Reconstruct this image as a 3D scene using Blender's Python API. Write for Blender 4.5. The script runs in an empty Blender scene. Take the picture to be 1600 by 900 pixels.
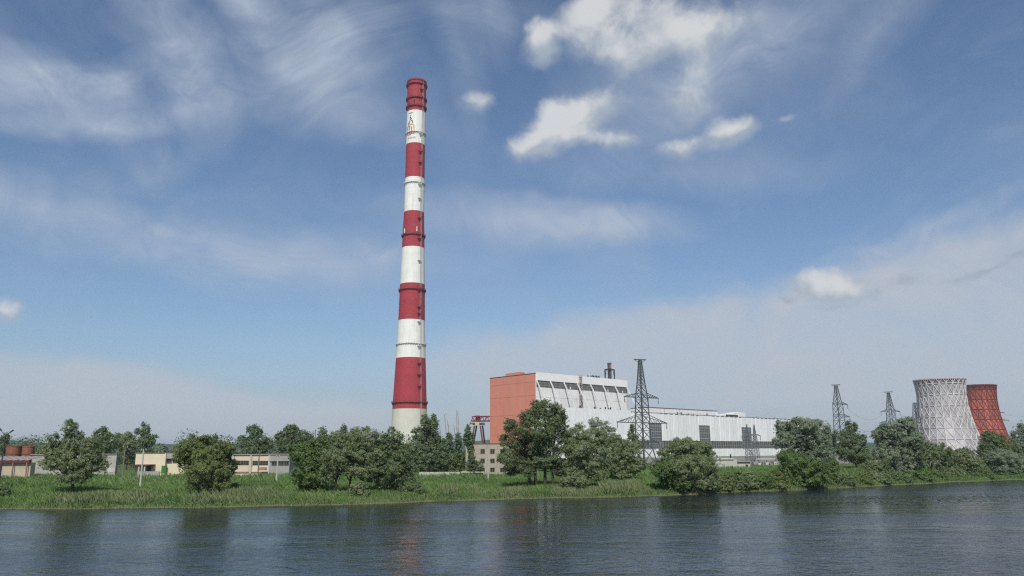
import bpy, math, random
import numpy as np
from mathutils import Vector, Matrix

SC = bpy.context.scene
COL = SC.collection
PI = math.pi
rnd = random.Random(7)
rng = np.random.default_rng(11)

# ------------------------------------------------------------------ camera
FPX = 1180.0                      # focal length in photo pixels (photo 1600 x 900)
CAM = Vector((0.0, 0.0, 8.0))
PITCH = math.atan(255.0 / FPX)
ROLL = 0.006
_F = Vector((0, math.cos(PITCH), math.sin(PITCH)))
_U = Vector((0, -math.sin(PITCH), math.cos(PITCH)))
_R = Vector((1, 0, 0))
CX = _R * math.cos(ROLL) - _U * math.sin(ROLL)
CY = _U * math.cos(ROLL) + _R * math.sin(ROLL)
cam_d = bpy.data.cameras.new('camera')
cam = bpy.data.objects.new('camera', cam_d)
COL.objects.link(cam)
m3 = Matrix((CX, CY, -_F)).transposed()
cam.matrix_world = Matrix.Translation(CAM) @ m3.to_4x4()
cam_d.sensor_width = 36.0
cam_d.lens = FPX / 1600.0 * 36.0
cam_d.clip_start = 0.5
cam_d.clip_end = 30000.0
SC.camera = cam


def ray(px, py):
    return _F + CX * ((px - 800.0) / FPX) + CY * ((450.0 - py) / FPX)


def at(px, py, Y):
    """world point seen at photo pixel (px,py) at ground distance Y"""
    d = ray(px, py)
    return CAM + d * (Y / d.y)


# ------------------------------------------------------------------ light
SUN_AZ = math.radians(4)         # to the left of straight behind the camera
SUN_EL = math.radians(47)
SUN_DIR = Vector((-math.sin(SUN_AZ) * math.cos(SUN_EL), -math.cos(SUN_AZ) * math.cos(SUN_EL), math.sin(SUN_EL)))
sun_d = bpy.data.lights.new('sun', 'SUN')
sun_d.energy = 3.6
sun_d.angle = math.radians(0.55)
sun_d.color = (1.0, 0.955, 0.89)
sun = bpy.data.objects.new('sun', sun_d)
COL.objects.link(sun)
sun.location = (0, 0, 500)
sun.rotation_euler = (-SUN_DIR).to_track_quat('-Z', 'Y').to_euler()

SC.view_settings.view_transform = 'Standard'
SC.view_settings.look = 'None'
SC.view_settings.exposure = 0.22
SC.view_settings.gamma = 1.0
SC.cycles.use_denoising = False
SC.cycles.filter_width = 1.25

# ------------------------------------------------------------------ sky
SKY_STRENGTH = 0.1


class NT:
    """small node-tree writer"""
    def __init__(s, tree):
        s.t = tree

    def n(s, typ, **kw):
        nd = s.t.nodes.new(typ)
        for k, v in kw.items():
            setattr(nd, k, v)
        return nd

    def link(s, a, b):
        s.t.links.new(a, b)

    def put(s, sock, v):
        if isinstance(v, bpy.types.NodeSocket):
            s.t.links.new(v, sock)
        else:
            sock.default_value = v

    def math(s, op, a, b=None, c=None, clamp=False):
        nd = s.n('ShaderNodeMath', operation=op)
        nd.use_clamp = clamp
        s.put(nd.inputs[0], a)
        if b is not None:
            s.put(nd.inputs[1], b)
        if c is not None:
            s.put(nd.inputs[2], c)
        return nd.outputs[0]

    def vmath(s, op, a, b=None):
        nd = s.n('ShaderNodeVectorMath', operation=op)
        s.put(nd.inputs[0], a)
        if b is not None:
            s.put(nd.inputs[1], b)
        return nd.outputs[0]

    def mix(s, f, a, b, blend='MIX'):
        nd = s.n('ShaderNodeMix', data_type='RGBA', blend_type=blend)
        s.put(nd.inputs[0], f)
        s.put(nd.inputs[6], a)
        s.put(nd.inputs[7], b)
        return nd.outputs[2]

    def noise(s, vec, scale, detail=4, rough=0.55, dist=0.0, out='Fac'):
        nd = s.n('ShaderNodeTexNoise')
        if vec is not None:
            s.put(nd.inputs['Vector'], vec)
        nd.inputs['Scale'].default_value = scale
        nd.inputs['Detail'].default_value = detail
        nd.inputs['Roughness'].default_value = rough
        nd.inputs['Distortion'].default_value = dist
        return nd.outputs[out]

    def mapr(s, v, a, b, c=0.0, d=1.0, smooth=False):
        nd = s.n('ShaderNodeMapRange')
        nd.interpolation_type = 'SMOOTHSTEP' if smooth else 'LINEAR'
        nd.clamp = True
        s.put(nd.inputs[0], v)
        for i, x in enumerate((a, b, c, d)):
            nd.inputs[i + 1].default_value = x
        return nd.outputs[0]

    def mapping(s, vec, loc=(0, 0, 0), rot=(0, 0, 0), scale=(1, 1, 1), typ='POINT'):
        nd = s.n('ShaderNodeMapping', vector_type=typ)
        s.put(nd.inputs['Vector'], vec)
        nd.inputs['Location'].default_value = loc
        nd.inputs['Rotation'].default_value = rot
        nd.inputs['Scale'].default_value = scale
        return nd.outputs[0]


def azel(px, py):
    d = ray(px, py).normalized()
    return math.atan2(d.x, d.y), math.asin(d.z)


def make_world():
    w = bpy.data.worlds.new('World')
    SC.world = w
    w.use_nodes = True
    t = w.node_tree
    t.nodes.clear()
    N = NT(t)
    sky = N.n('ShaderNodeTexSky')
    sky.sky_type = 'NISHITA'
    sky.sun_disc = False
    sky.sun_elevation = SUN_EL
    sky.sun_rotation = PI + SUN_AZ
    sky.altitude = 100
    sky.air_density = 1.0
    sky.dust_density = 1.2
    sky.ozone_density = 3.0
    tc = N.n('ShaderNodeTexCoord')
    sep = N.n('ShaderNodeSeparateXYZ')
    N.link(tc.outputs['Generated'], sep.inputs[0])
    az = N.math('ARCTAN2', sep.outputs[0], sep.outputs[1])
    el = N.math('ARCSINE', sep.outputs[2])
    cmb = N.n('ShaderNodeCombineXYZ')
    N.link(az, cmb.inputs[0])
    N.link(el, cmb.inputs[1])
    P = cmb.outputs[0]
    D = tc.outputs['Generated']

    def warp(scale, amt, detail=3):
        c = N.noise(D, scale, detail, 0.55, out='Color')
        c = N.vmath('SUBTRACT', c, (0.5, 0.5, 0.5))
        sc = N.n('ShaderNodeVectorMath', operation='SCALE')
        N.link(c, sc.inputs[0])
        sc.inputs[3].default_value = amt
        return N.vmath('MULTIPLY', sc.outputs[0], (1, 1, 0))

    Pc = N.vmath('ADD', P, warp(10.0, 0.06, 4))           # cumulus outline
    Pr = N.vmath('ADD', P, warp(4.0, 0.13, 4))            # cirrus shapes

    def blobs(vec, lst, dx=0.0, dy=0.0, k=1.0):
        tot = None
        for (px, py, rx, ry, rot, amp) in lst:
            a, e = azel(px + dx * rx, py + dy * ry)
            mp = N.mapping(vec, (a, e, 0), (0, 0, math.radians(rot)), (k * rx / FPX, k * ry / FPX, 1.0), 'TEXTURE')
            g = N.n('ShaderNodeTexGradient', gradient_type='SPHERICAL')
            N.link(mp, g.inputs[0])
            v = N.math('MULTIPLY', g.outputs['Fac'], amp) if tot is None else N.math('MULTIPLY_ADD', g.outputs['Fac'], amp, tot)
            tot = v
        return tot

    CUM = [
        (1010, 28, 170, 66, 4, 1.0), (900, 62, 90, 56, 20, .85), (838, 78, 50, 46, 0, 1.15), (975, 84, 100, 40, 0, .9), (1130, 46, 110, 44, 0, .85), (1075, 70, 80, 44, 0, .6), (920, 10, 60, 40, 0, .6),
        (872, 204, 110, 46, 8, 1.25), (890, 176, 58, 36, 0, 1.1), (945, 222, 76, 26, -8, .9), (812, 226, 56, 34, 0, .8),
        (1138, 200, 50, 34, 0, 1.35), (1072, 226, 66, 22, 10, .85),
        (1085, 140, 100, 56, 25, .72), (945, 160, 56, 40, 0, .8), (750, 150, 66, 34, 15, .78),
        (1290, 446, 72, 26, 0, 1.15), (1340, 455, 50, 20, 0, .7), (2, 490, 34, 30, 0, 1.0), (1400, 540, 70, 18, 0, .45),
        (1222, 186, 30, 12, 10, .62), (2100, 250, 260, 90, 0, 1.1), (-500, 200, 240, 110, 0, 1.1), (-900, 420, 300, 70, 0, 1.0)]
    cum = blobs(Pc, CUM)
    top = blobs(Pc, CUM, -.12, -.34, .8)
    grey = blobs(Pc, [(1422, 437, 36, 14, 0, .9), (1500, 437, 50, 13, 8, .95), (1545, 428, 30, 10, 0, .7), (1590, 410, 40, 16, 8, .9), (1222, 466, 26, 11, 0, .95),
                      (1310, 472, 70, 13, 0, .9), (1375, 452, 30, 22, 0, .75), (1700, 400, 70, 20, 5, .9)])
    cir = blobs(Pr, [
        (480, 105, 170, 120, -20, 1.05), (400, 15, 150, 50, -30, .55), (550, 50, 150, 80, 20, .7), (285, 110, 70, 130, 28, .95), (215, 40, 50, 90, 35, .5),
        (20, 110, 150, 56, 4, 1.0), (120, 95, 110, 26, 14, .8), (140, 168, 170, 22, 13, .65), (330, 160, 120, 50, 0, .45),
        (330, 385, 330, 64, -4, .85), (245, 370, 80, 36, 25, .8), (600, 400, 260, 50, -3, .5), (840, 340, 300, 60, -4, .95), (960, 345, 150, 50, -16, .5),
        (1230, 30, 300, 100, 20, .75), (1400, 50, 120, 46, 32, .5), (30, 290, 140, 46, -14, .8), (160, 290, 70, 40, -30, .4), (720, 60, 46, 160, 12, .45), (770, 20, 50, 90, 10, .4),
        (600, 190, 120, 50, 0, .4), (1050, 250, 330, 50, -6, .4), (1440, 362, 170, 16, 12, .6), (240, 250, 60, 40, 20, .35), (1040, 130, 240, 90, 10, .5)])
    Ps = N.vmath('ADD', P, warp(5.0, 0.05, 4))
    bank = blobs(Ps, [
        (1360, 540, 900, 150, 7, 1.25), (1570, 450, 330, 110, 9, 1.1), (900, 540, 420, 70, 6, .7), (1080, 500, 300, 60, 8, .6),
        (40, 618, 560, 70, -3, 1.5), (380, 650, 420, 46, -4, .9), (2400, 500, 900, 180, 0, 1.2), (-900, 600, 800, 110, 0, 1.2)])
    low = N.mapr(el, 0.0, 0.16, 0.55, 0.0, True)            # far cloud sheet thickening to the horizon
    # streaky fibres, drawn out along the wind
    wv = N.noise(D, 2.2, 3, 0.5, out='Color')
    Dw = N.vmath('ADD', D, N.vmath('MULTIPLY', N.vmath('SUBTRACT', wv, (.5, .5, .5)), (.5, .5, .5)))
    fib = N.noise(N.mapping(Dw, (0, 0, 0), (0.2, 0.45, 0.6), (1.8, 4.0, 3.6)), 2.2, 10, 0.62, 0.35)
    fib2 = N.noise(N.mapping(Dw, (4, 2, 1), (0, 0.2, -0.5), (2.2, 5.0, 4.5)), 4.0, 9, 0.62, 0.8)
    fm = N.mapr(N.math('ADD', N.math('MULTIPLY', fib, .6), N.math('MULTIPLY', fib2, .4)), 0.33, 0.67, 0.22, 1.22)
    veil = N.mapr(N.noise(N.mapping(Dw, (3, 1, 2), (0, 0, .6), (1.0, 2.8, 3.4)), 1.6, 9, 0.6, 0.6), 0.46, 0.8, 0.0, 0.30)
    r = N.math('MULTIPLY', N.mapr(cir, 0.0, 0.9, 0.0, 0.86), fm)
    r = N.math('ADD', r, veil, clamp=True)
    b = N.mapr(N.math('ADD', bank, N.math('MULTIPLY', N.math('SUBTRACT', fib2, .5), .9)), 0.0, 1.05, 0.0, 0.88, True)
    b = N.math('MULTIPLY', b, N.mapr(fib, 0.3, 0.7, 0.6, 1.15), clamp=True)
    fbm = N.noise(D, 15.0, 9, 0.6, 0.25)
    big = N.noise(D, 6.0, 3, 0.5, 0.2)
    nz = N.math('ADD', N.math('MULTIPLY', N.math('SUBTRACT', fbm, 0.5), 1.9), N.math('MULTIPLY', N.math('SUBTRACT', big, 0.5), .5))
    cd = N.math('ADD', cum, N.math('MULTIPLY', nz, N.mapr(cum, 0.0, .3, 0.0, 1.0)))
    c = N.mapr(cd, 0.10, 1.15, 0.0, 0.95, True)
    gd = N.math('ADD', grey, N.math('MULTIPLY', nz, 1.1))
    g = N.mapr(gd, 0.45, 1.2, 0.0, 0.5, True)
    lump = N.noise(N.vmath('ADD', D, (0.012, 0.0, -0.016)), 15.0, 5, 0.55, 0.25)
    lit = N.math('ADD', N.math('MULTIPLY', N.math('SUBTRACT', fbm, lump), 1.6), N.math('MULTIPLY', top, 1.15))
    lit = N.mapr(lit, 0.12, 0.95, 0.0, 1.0, True)
    S = 1.0 / SKY_STRENGTH

    def col(r_, g_, b_):
        return (r_ * S, g_ * S, b_ * S, 1.0)
    tint = N.mix(1.0, sky.outputs[0], SKY_TINT, 'MULTIPLY')
    x = N.mix(low, tint, col(0.27, 0.33, 0.41))
    x = N.mix(r, x, col(0.37, 0.43, 0.52))
    b = N.math('MULTIPLY', b, N.mapr(el, 0.0, 0.075, 0.5, 1.0, True))
    x = N.mix(b, x, col(0.43, 0.46, 0.51))
    x = N.mix(g, x, col(0.24, 0.285, 0.345))
    x = N.mix(c, x, N.mix(lit, col(0.34, 0.39, 0.45), col(0.58, 0.59, 0.60)))
    bg = N.n('ShaderNodeBackground')
    N.link(x, bg.inputs[0])
    bg.inputs[1].default_value = SKY_STRENGTH
    out = N.n('ShaderNodeOutputWorld')
    N.link(bg.outputs[0], out.inputs[0])


SKY_TINT = (0.80, 0.86, 0.905, 1.0)
make_world()

# ------------------------------------------------------------------ materials
MATS = {}


def mat(name, color, rough=0.8, var=0.18, scale=0.6, bump=0.0, bscale=8.0, metal=0.0, spec=0.3, streak=None, streak_amt=0.0, island=0.0, objvar=0.0, lift=0.0, sscale=0.9, s0=0.5):
    """principled surface with two scales of tonal variation, optional vertical streaks of dirt"""
    if name in MATS:
        return MATS[name]
    m = bpy.data.materials.new(name)
    m.use_nodes = True
    t = m.node_tree
    N = NT(t)
    bs = t.nodes['Principled BSDF']
    geo = N.n('ShaderNodeNewGeometry')
    pos = geo.outputs['Position']
    a = N.noise(pos, scale, 6, 0.6)
    v = N.mapr(a, 0.25, 0.75, 1 - var, 1 + var)
    if island:
        v = N.math('MULTIPLY', v, N.mapr(geo.outputs['Random Per Island'], 0, 1, 1 - island, 1 + island))
    if objvar:
        oi = N.n('ShaderNodeObjectInfo')
        v = N.math('MULTIPLY', v, N.mapr(oi.outputs['Random'], 0, 1, 1 - objvar, 1 + objvar))
    if lift:
        ln = N.noise(N.mapping(pos, (0, 0, 0), (0, 0, 0), (.004, .004, .42)), 1.0, 4, .7)
        v = N.math('MULTIPLY', v, N.mapr(ln, .3, .7, 1 - lift, 1 + lift))
    c = N.n('ShaderNodeVectorMath', operation='SCALE')
    c.inputs[0].default_value = color
    N.link(v, c.inputs[3])
    colr = c.outputs[0]
    if streak:
        mp = N.mapping(pos, (0, 0, 0), (0, 0, 0), (1.0, 1.0, 0.07))
        s = N.noise(mp, sscale, 6, 0.65)
        s = N.mapr(s, s0, s0 + .22, 0, streak_amt)
        colr = N.mix(s, colr, (*streak, 1))
    N.link(colr, bs.inputs['Base Color'])
    bs.inputs['Roughness'].default_value = rough
    bs.inputs['Metallic'].default_value = metal
    bs.inputs['Specular IOR Level'].default_value = spec
    if bump:
        bn = N.n('ShaderNodeBump')
        bn.inputs['Strength'].default_value = bump
        bn.inputs['Distance'].default_value = 0.1
        N.link(N.noise(pos, bscale, 6, 0.6), bn.inputs['Height'])
        N.link(bn.outputs[0], bs.inputs['Normal'])
    MATS[name] = m
    return m


def leaf_mat(name, c1, c2, transl=0.28, scale=0.5):
    """leaf: diffuse + translucent, every leaf and every spray with its own tone"""
    if name in MATS:
        return MATS[name]
    m = bpy.data.materials.new(name)
    m.use_nodes = True
    t = m.node_tree
    N = NT(t)
    t.nodes.clear()
    geo = N.n('ShaderNodeNewGeometry')
    f = N.mapr(N.noise(geo.outputs['Position'], scale, 4, 0.6), 0.32, 0.68, 0, 1)
    f = N.math('ADD', N.math('MULTIPLY', f, 0.6), N.math('MULTIPLY', geo.outputs['Random Per Island'], 0.4))
    colr = N.mix(f, (*c1, 1), (*c2, 1))
    d = N.n('ShaderNodeBsdfDiffuse')
    tr = N.n('ShaderNodeBsdfTranslucent')
    gl = N.n('ShaderNodeBsdfGlossy')
    gl.inputs['Roughness'].default_value = 0.55
    gl.inputs['Color'].default_value = (0.5, 0.5, 0.5, 1)
    N.link(colr, d.inputs['Color'])
    N.link(N.mix(1.0, colr, (1.0, 1.1, 0.55, 1), 'MULTIPLY'), tr.inputs['Color'])
    ms = N.n('ShaderNodeMixShader')
    ms.inputs[0].default_value = transl
    N.link(d.outputs[0], ms.inputs[1])
    N.link(tr.outputs[0], ms.inputs[2])
    m2 = N.n('ShaderNodeMixShader')
    m2.inputs[0].default_value = 0.035
    N.link(ms.outputs[0], m2.inputs[1])
    N.link(gl.outputs[0], m2.inputs[2])
    o = N.n('ShaderNodeOutputMaterial')
    N.link(m2.outputs[0], o.inputs[0])
    MATS[name] = m
    return m


def ground_mat():
    m = bpy.data.materials.new('bank_ground')
    m.use_nodes = True
    t = m.node_tree
    N = NT(t)
    bs = t.nodes['Principled BSDF']
    geo = N.n('ShaderNodeNewGeometry')
    pos = geo.outputs['Position']
    sep = N.n('ShaderNodeSeparateXYZ')
    N.link(pos, sep.inputs[0])
    a = N.noise(pos, 0.12, 6, 0.65)
    b = N.noise(pos, 1.3, 5, 0.6)
    g = N.mix(N.mapr(a, .35, .65), (0.06, 0.115, 0.026, 1), (0.11, 0.16, 0.045, 1))
    g = N.mix(N.mapr(b, .5, .8, 0, .5), g, (0.13, 0.12, 0.06, 1))
    mud = N.mix(b, (0.10, 0.085, 0.055, 1), (0.2, 0.165, 0.105, 1))
    zz = N.math('ADD', sep.outputs[2], N.math('MULTIPLY', N.math('SUBTRACT', b, .5), .5))
    c = N.mix(N.mapr(zz, 0.02, 0.3), mud, g)
    N.link(c, bs.inputs['Base Color'])
    bs.inputs['Roughness'].default_value = 0.95
    bs.inputs['Specular IOR Level'].default_value = 0.1
    bn = N.n('ShaderNodeBump')
    bn.inputs['Strength'].default_value = 0.6
    bn.inputs['Distance'].default_value = 0.3
    N.link(N.noise(pos, 3.0, 5, .6), bn.inputs['Height'])
    N.link(bn.outputs[0], bs.inputs['Normal'])
    return m


def water_mat():
    m = bpy.data.materials.new('river_water')
    m.use_nodes = True
    t = m.node_tree
    N = NT(t)
    bs = t.nodes['Principled BSDF']
    bs.inputs['Base Color'].default_value = (0.012, 0.018, 0.022, 1)
    bs.inputs['IOR'].default_value = 1.33
    geo = N.n('ShaderNodeNewGeometry')
    pos = geo.outputs['Position']
    gust = N.noise(N.mapping(pos, (0, 0, 0), (0, 0, .12), (0.012, 0.05, 1)), 1.0, 4, 0.55, 0.6)
    gf = N.mapr(gust, 0.36, 0.66, 0.35, 1.15)
    w1 = N.noise(N.mapping(pos, (0, 0, 0), (0, 0, .22), (0.42, 0.62, 1)), 1.0, 4, 0.5, 0.6)
    w2 = N.noise(N.mapping(pos, (5, 2, 0), (0, 0, -.25), (1.3, 1.8, 1)), 1.0, 3, 0.5, 0.4)
    w3 = N.noise(N.mapping(pos, (1, 7, 0), (0, 0, .4), (0.22, 0.36, 1)), 1.0, 2, 0.5, 0.2)
    h = N.math('ADD', N.math('MULTIPLY', w1, 0.55), N.math('MULTIPLY', w2, 0.34))
    h = N.math('ADD', h, N.math('MULTIPLY', w3, 0.55))
    h = N.math('MULTIPLY', h, gf)
    bn = N.n('ShaderNodeBump')
    bn.inputs['Strength'].default_value = 1.0
    bn.inputs['Distance'].default_value = 0.26
    N.link(h, bn.inputs['Height'])
    N.link(bn.outputs[0], bs.inputs['Normal'])
    N.link(N.mapr(gust, 0.35, 0.68, 0.10, 0.22), bs.inputs['Roughness'])
    return m


# ------------------------------------------------------------------ mesh helpers
def new_mesh(name, V, F, m=None, smooth=False):
    me = bpy.data.meshes.new(name)
    me.from_pydata([tuple(v) for v in V], [], F)
    if smooth:
        me.polygons.foreach_set('use_smooth', [True] * len(me.polygons))
    if m:
        me.materials.append(m)
    me.update()
    return me


def np_mesh(name, V, nper, m):
    """V: (n*nper,3) array, every nper vertices one face"""
    nv = len(V)
    nf = nv // nper
    me = bpy.data.meshes.new(name)
    me.vertices.add(nv)
    me.vertices.foreach_set('co', np.ascontiguousarray(V, dtype=np.float32).ravel())
    me.loops.add(nv)
    me.loops.foreach_set('vertex_index', np.arange(nv, dtype=np.int32))
    me.polygons.add(nf)
    me.polygons.foreach_set('loop_start', np.arange(0, nv, nper, dtype=np.int32))
    me.polygons.foreach_set('loop_total', np.full(nf, nper, dtype=np.int32))
    me.materials.append(m)
    me.update(calc_edges=True)
    return me


def link(name, data, parent=None, loc=(0, 0, 0)):
    o = bpy.data.objects.new(name, data)
    COL.objects.link(o)
    o.location = loc
    if parent is not None:
        o.parent = parent
    return o


def tag(o, label=None, cat=None, group=None, kind=None):
    for k, v in (('label', label), ('category', cat), ('group', group), ('kind', kind)):
        if v:
            o[k] = v
    return o


def thing(name, loc, label, cat, group=None, rz=0.0):
    o = bpy.data.objects.new(name, None)
    o.empty_display_size = 0.5
    COL.objects.link(o)
    o.location = loc
    o.rotation_euler = (0, 0, rz)
    return tag(o, label, cat, group)


class MB:
    """collects polygons; build() links them as one mesh object"""
    def __init__(s):
        s.V = []
        s.F = []

    def add(s, vs, fs):
        k = len(s.V)
        s.V.extend(Vector(v) for v in vs)
        s.F.extend([tuple(i + k for i in f) for f in fs])
        return s

    def box(s, x0, x1, y0, y1, z0, z1):
        return s.add([(x0, y0, z0), (x1, y0, z0), (x1, y1, z0), (x0, y1, z0), (x0, y0, z1), (x1, y0, z1), (x1, y1, z1), (x0, y1, z1)],
                     [(0, 3, 2, 1), (4, 5, 6, 7), (0, 1, 5, 4), (1, 2, 6, 5), (2, 3, 7, 6), (3, 0, 4, 7)])

    def bar(s, a, b, w, h=None):
        a, b = Vector(a), Vector(b)
        h = h or w
        d = (b - a)
        if d.length < 1e-6:
            return s
        d.normalize()
        up = Vector((0, 0, 1)) if abs(d.z) < .95 else Vector((0, 1, 0))
        r = d.cross(up).normalized() * (w / 2)
        u = r.cross(d).normalized() * (h / 2)
        vs = [a - r - u, a + r - u, a + r + u, a - r + u, b - r - u, b + r - u, b + r + u, b - r + u]
        return s.add(vs, [(0, 3, 2, 1), (4, 5, 6, 7), (0, 1, 5, 4), (1, 2, 6, 5), (2, 3, 7, 6), (3, 0, 4, 7)])

    def tube(s, pts, rad, n=6):
        pts = [Vector(p) for p in pts]
        rings = []
        for i, p in enumerate(pts):
            d = (pts[min(i + 1, len(pts) - 1)] - pts[max(i - 1, 0)]).normalized()
            up = Vector((0, 0, 1)) if abs(d.z) < .9 else Vector((0, 1, 0))
            r = d.cross(up).normalized()
            u = r.cross(d)
            rr = rad[i] if isinstance(rad, (list, tuple)) else rad
            rings.append([p + (r * math.cos(2 * PI * k / n) + u * math.sin(2 * PI * k / n)) * rr for k in range(n)])
        vs = [v for g in rings for v in g]
        fs = []
        for i in range(len(pts) - 1):
            for k in range(n):
                a = i * n + k
                b = i * n + (k + 1) % n
                fs.append((a, b, b + n, a + n))
        fs.append(tuple(range(n))[::-1])
        fs.append(tuple(range((len(pts) - 1) * n, len(pts) * n)))
        return s.add(vs, fs)

    def lathe(s, prof, n=32, a0=0.0, a1=2 * PI, cap=False):
        full = abs(a1 - a0 - 2 * PI) < 1e-6
        cnt = n if full else n + 1
        vs = []
        for (r, z) in prof:
            for k in range(cnt):
                a = a0 + (a1 - a0) * k / n
                vs.append((r * math.cos(a), r * math.sin(a), z))
        fs = []
        for i in range(len(prof) - 1):
            for k in range(n):
                a = i * cnt + k
                b = i * cnt + (k + 1) % cnt
                fs.append((a, b, b + cnt, a + cnt))
        if cap:
            fs.append(tuple(range(cnt))[::-1])
            fs.append(tuple(range((len(prof) - 1) * cnt, len(prof) * cnt)))
        return s.add(vs, fs)

    def build(s, name, m, parent=None, world=False, kind=None, smooth=False, loc=(0, 0, 0)):
        V = s.V
        if world and parent is not None:
            V = [v - parent.location for v in V]
        o = link(name, new_mesh(name, V, s.F, m, smooth), parent, loc)
        if kind:
            o['kind'] = kind
        return o


# ------------------------------------------------------------------ terrain
SHORE_PX = [(0, 796), (160, 795), (320, 793), (480, 790), (600, 787), (700, 783), (800, 780), (900, 778), (1000, 776), (1080, 773), (1150, 769), (1240, 766), (1320, 762), (1420, 757), (1500, 753), (1600, 749)]
_sx, _sy = [], []
for (px, py) in SHORE_PX:
    d = ray(px, py)
    k = -CAM.z / d.z
    p = CAM + d * k
    _sx.append(p.x)
    _sy.append(p.y)
_sx = [-6000, -400] + _sx + [400, 900, 6000]
_sy = [60, 92] + _sy + [320, 420, 700]


def shore(x):
    return np.interp(x, _sx, _sy) + 0.55 * np.sin(np.asarray(x) * .31) + 0.35 * np.sin(np.asarray(x) * .83 + 1)


_tt = [-400, -14, -7, -2.5, -0.6, 0, 0.7, 2.2, 5, 10, 20, 40, 9000]
_tz = [-3.0, -3.0, -2.2, -0.9, -0.25, 0.02, 0.32, 0.6, 0.85, 1.05, 1.35, 1.8, 1.8]


def zg(x, y):
    t = np.asarray(y) - shore(x)
    z = np.interp(t, _tt, _tz)
    k = np.clip(t / 6, 0, 1) * 0.12
    return z + k * (np.sin(np.asarray(x) * .21 + np.asarray(y) * .13) + np.sin(np.asarray(x) * .09 - np.asarray(y) * .23 + 2))


def gz(x, y):
    return float(zg(x, y))


def make_ground():
    xs = np.concatenate([[-3500, -2200, -1500, -800, -500], np.arange(-350, 420, 1.6), [500, 800, 1500, 2200, 3500]])
    ts = [-9, -7, -4.5, -2.5, -1.2, -.6, -.2, 0, .3, .7, 1.4, 2.2, 3.4, 5, 7.5, 10, 14, 20, 28, 40, 60, 90, 140, 220, 400, 800, 1600, 2600, 3300]
    near = [(-1500, 5.5), (-12, 5.5), (-4, 5.2), (3, 3.6), (9, 0.8), (14, -1.5), (24, -3)]
    rows = []
    for (y, z) in near:
        rows.append(np.stack([xs, np.full_like(xs, y), np.full_like(xs, z)], 1))
    for t in ts:
        y = shore(xs) + t
        rows.append(np.stack([xs, y, zg(xs, y)], 1))
    V = np.concatenate(rows)
    n = len(xs)
    F = []
    for i in range(len(rows) - 1):
        for k in range(n - 1):
            a = i * n + k
            F.append((a, a + 1, a + 1 + n, a + n))
    o = link('ground', new_mesh('ground', V, F, ground_mat(), True))
    o['kind'] = 'structure'


make_ground()
wm = MB().add([(-3400, 4, 0), (3400, 4, 0), (3400, 900, 0), (-3400, 900, 0)], [(0, 1, 2, 3)])
# the water lies only where the ground sheet dips below it
w_o = wm.build('river', water_mat())
w_o['kind'] = 'structure'


def make_hills():
    n = 240
    V, F = [], []
    rr = random.Random(3)
    prof = [(0, 2, 0.0), (0, 2200, 0), ]
    rows = [(2300, 0.0), (2340, 0.75), (2500, 1.0), (2800, 1.1), (3200, 1.1), (3500, .3)]
    for ri, (R, f) in enumerate(rows):
        for i in range(n + 1):
            a = -1.25 + 2.5 * i / n
            h = 40 + 6 * math.sin(a * 7 + 1) + 4 * math.sin(a * 17) + 2.5 * math.sin(a * 43 + 2) + rr.uniform(-2.2, 2.2)
            h *= 1.0 if a < .1 else max(.45, 1 - (a - .1) * 1.2)
            V.append((R * math.sin(a), R * math.cos(a), 1.5 + h * f))
    for r in range(len(rows) - 1):
        for i in range(n):
            a = r * (n + 1) + i
            F.append((a, a + 1, a + n + 2, a + n + 1))
    m = mat('wooded_hill', (0.045, 0.075, 0.04), .95, .35, .03, bump=1.0, bscale=.12, spec=.05)
    o = link('hills', new_mesh('hills', V, F, m, True))
    o['kind'] = 'structure'


make_hills()

# ------------------------------------------------------------------ chimney
M_red = mat('chimney_red_paint', (0.335, 0.035, 0.046), .75, .12, .25, streak=(0.24, 0.03, 0.04), streak_amt=.5, lift=.09)
M_white = mat('chimney_white_paint', (0.74, 0.73, 0.68), .75, .07, .2, streak=(0.46, 0.44, 0.39), streak_amt=.5, lift=.05)
M_conc = mat('chimney_concrete', (0.55, 0.54, 0.46), .85, .1, .2, streak=(0.42, 0.41, 0.35), streak_amt=.5, bump=.2, bscale=2)
M_dred = mat('gallery_red_steel', (0.20, 0.025, 0.035), .7)
M_wsteel = mat('gallery_white_steel', (0.62, 0.62, 0.6), .6)
M_dark = mat('soot_dark', (0.035, 0.033, 0.033), .9)
M_lad = mat('ladder_steel', (0.42, 0.40, 0.38), .7)

CH_Y = 618.0
ch_prof = []
ch_bounds = [(700, 612, 670), (638, 614.6, 668), (557.5, 619.4, 665.4), (498, 622.6, 663.9), (441, 625, 663.4), (384, 627.8, 662.9), (328, 631.0, 662.2), (275, 632.8, 662.9), (222, 634.0, 663.2), (171, 635.4, 664.4), (124, 636.4, 665.6)]
ch_axis = []
for (py, l, r) in ch_bounds:
    a = at(l, py, CH_Y)
    b = at(r, py, CH_Y)
    ch_axis.append((a.x + b.x) / 2)
    ch_prof.append(((b.x - a.x) / 2, at((l + r) / 2, py, CH_Y - (b.x - a.x) / 2).z))
CHX = sum(ch_axis) / len(ch_axis)
ch_prof[0] = (ch_prof[0][0], 0.0)
chimney = thing('chimney', (CHX, CH_Y, 1.8), 'towering chimney striped red and white above a pale concrete foot', 'chimney')


def ch_r(z):
    zs = [p[1] for p in ch_prof]
    rs = [p[0] for p in ch_prof]
    return float(np.interp(z, zs, rs))


def ch_z(py):
    return at(645, py, CH_Y - ch_r(at(645, py, CH_Y).z)).z


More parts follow.
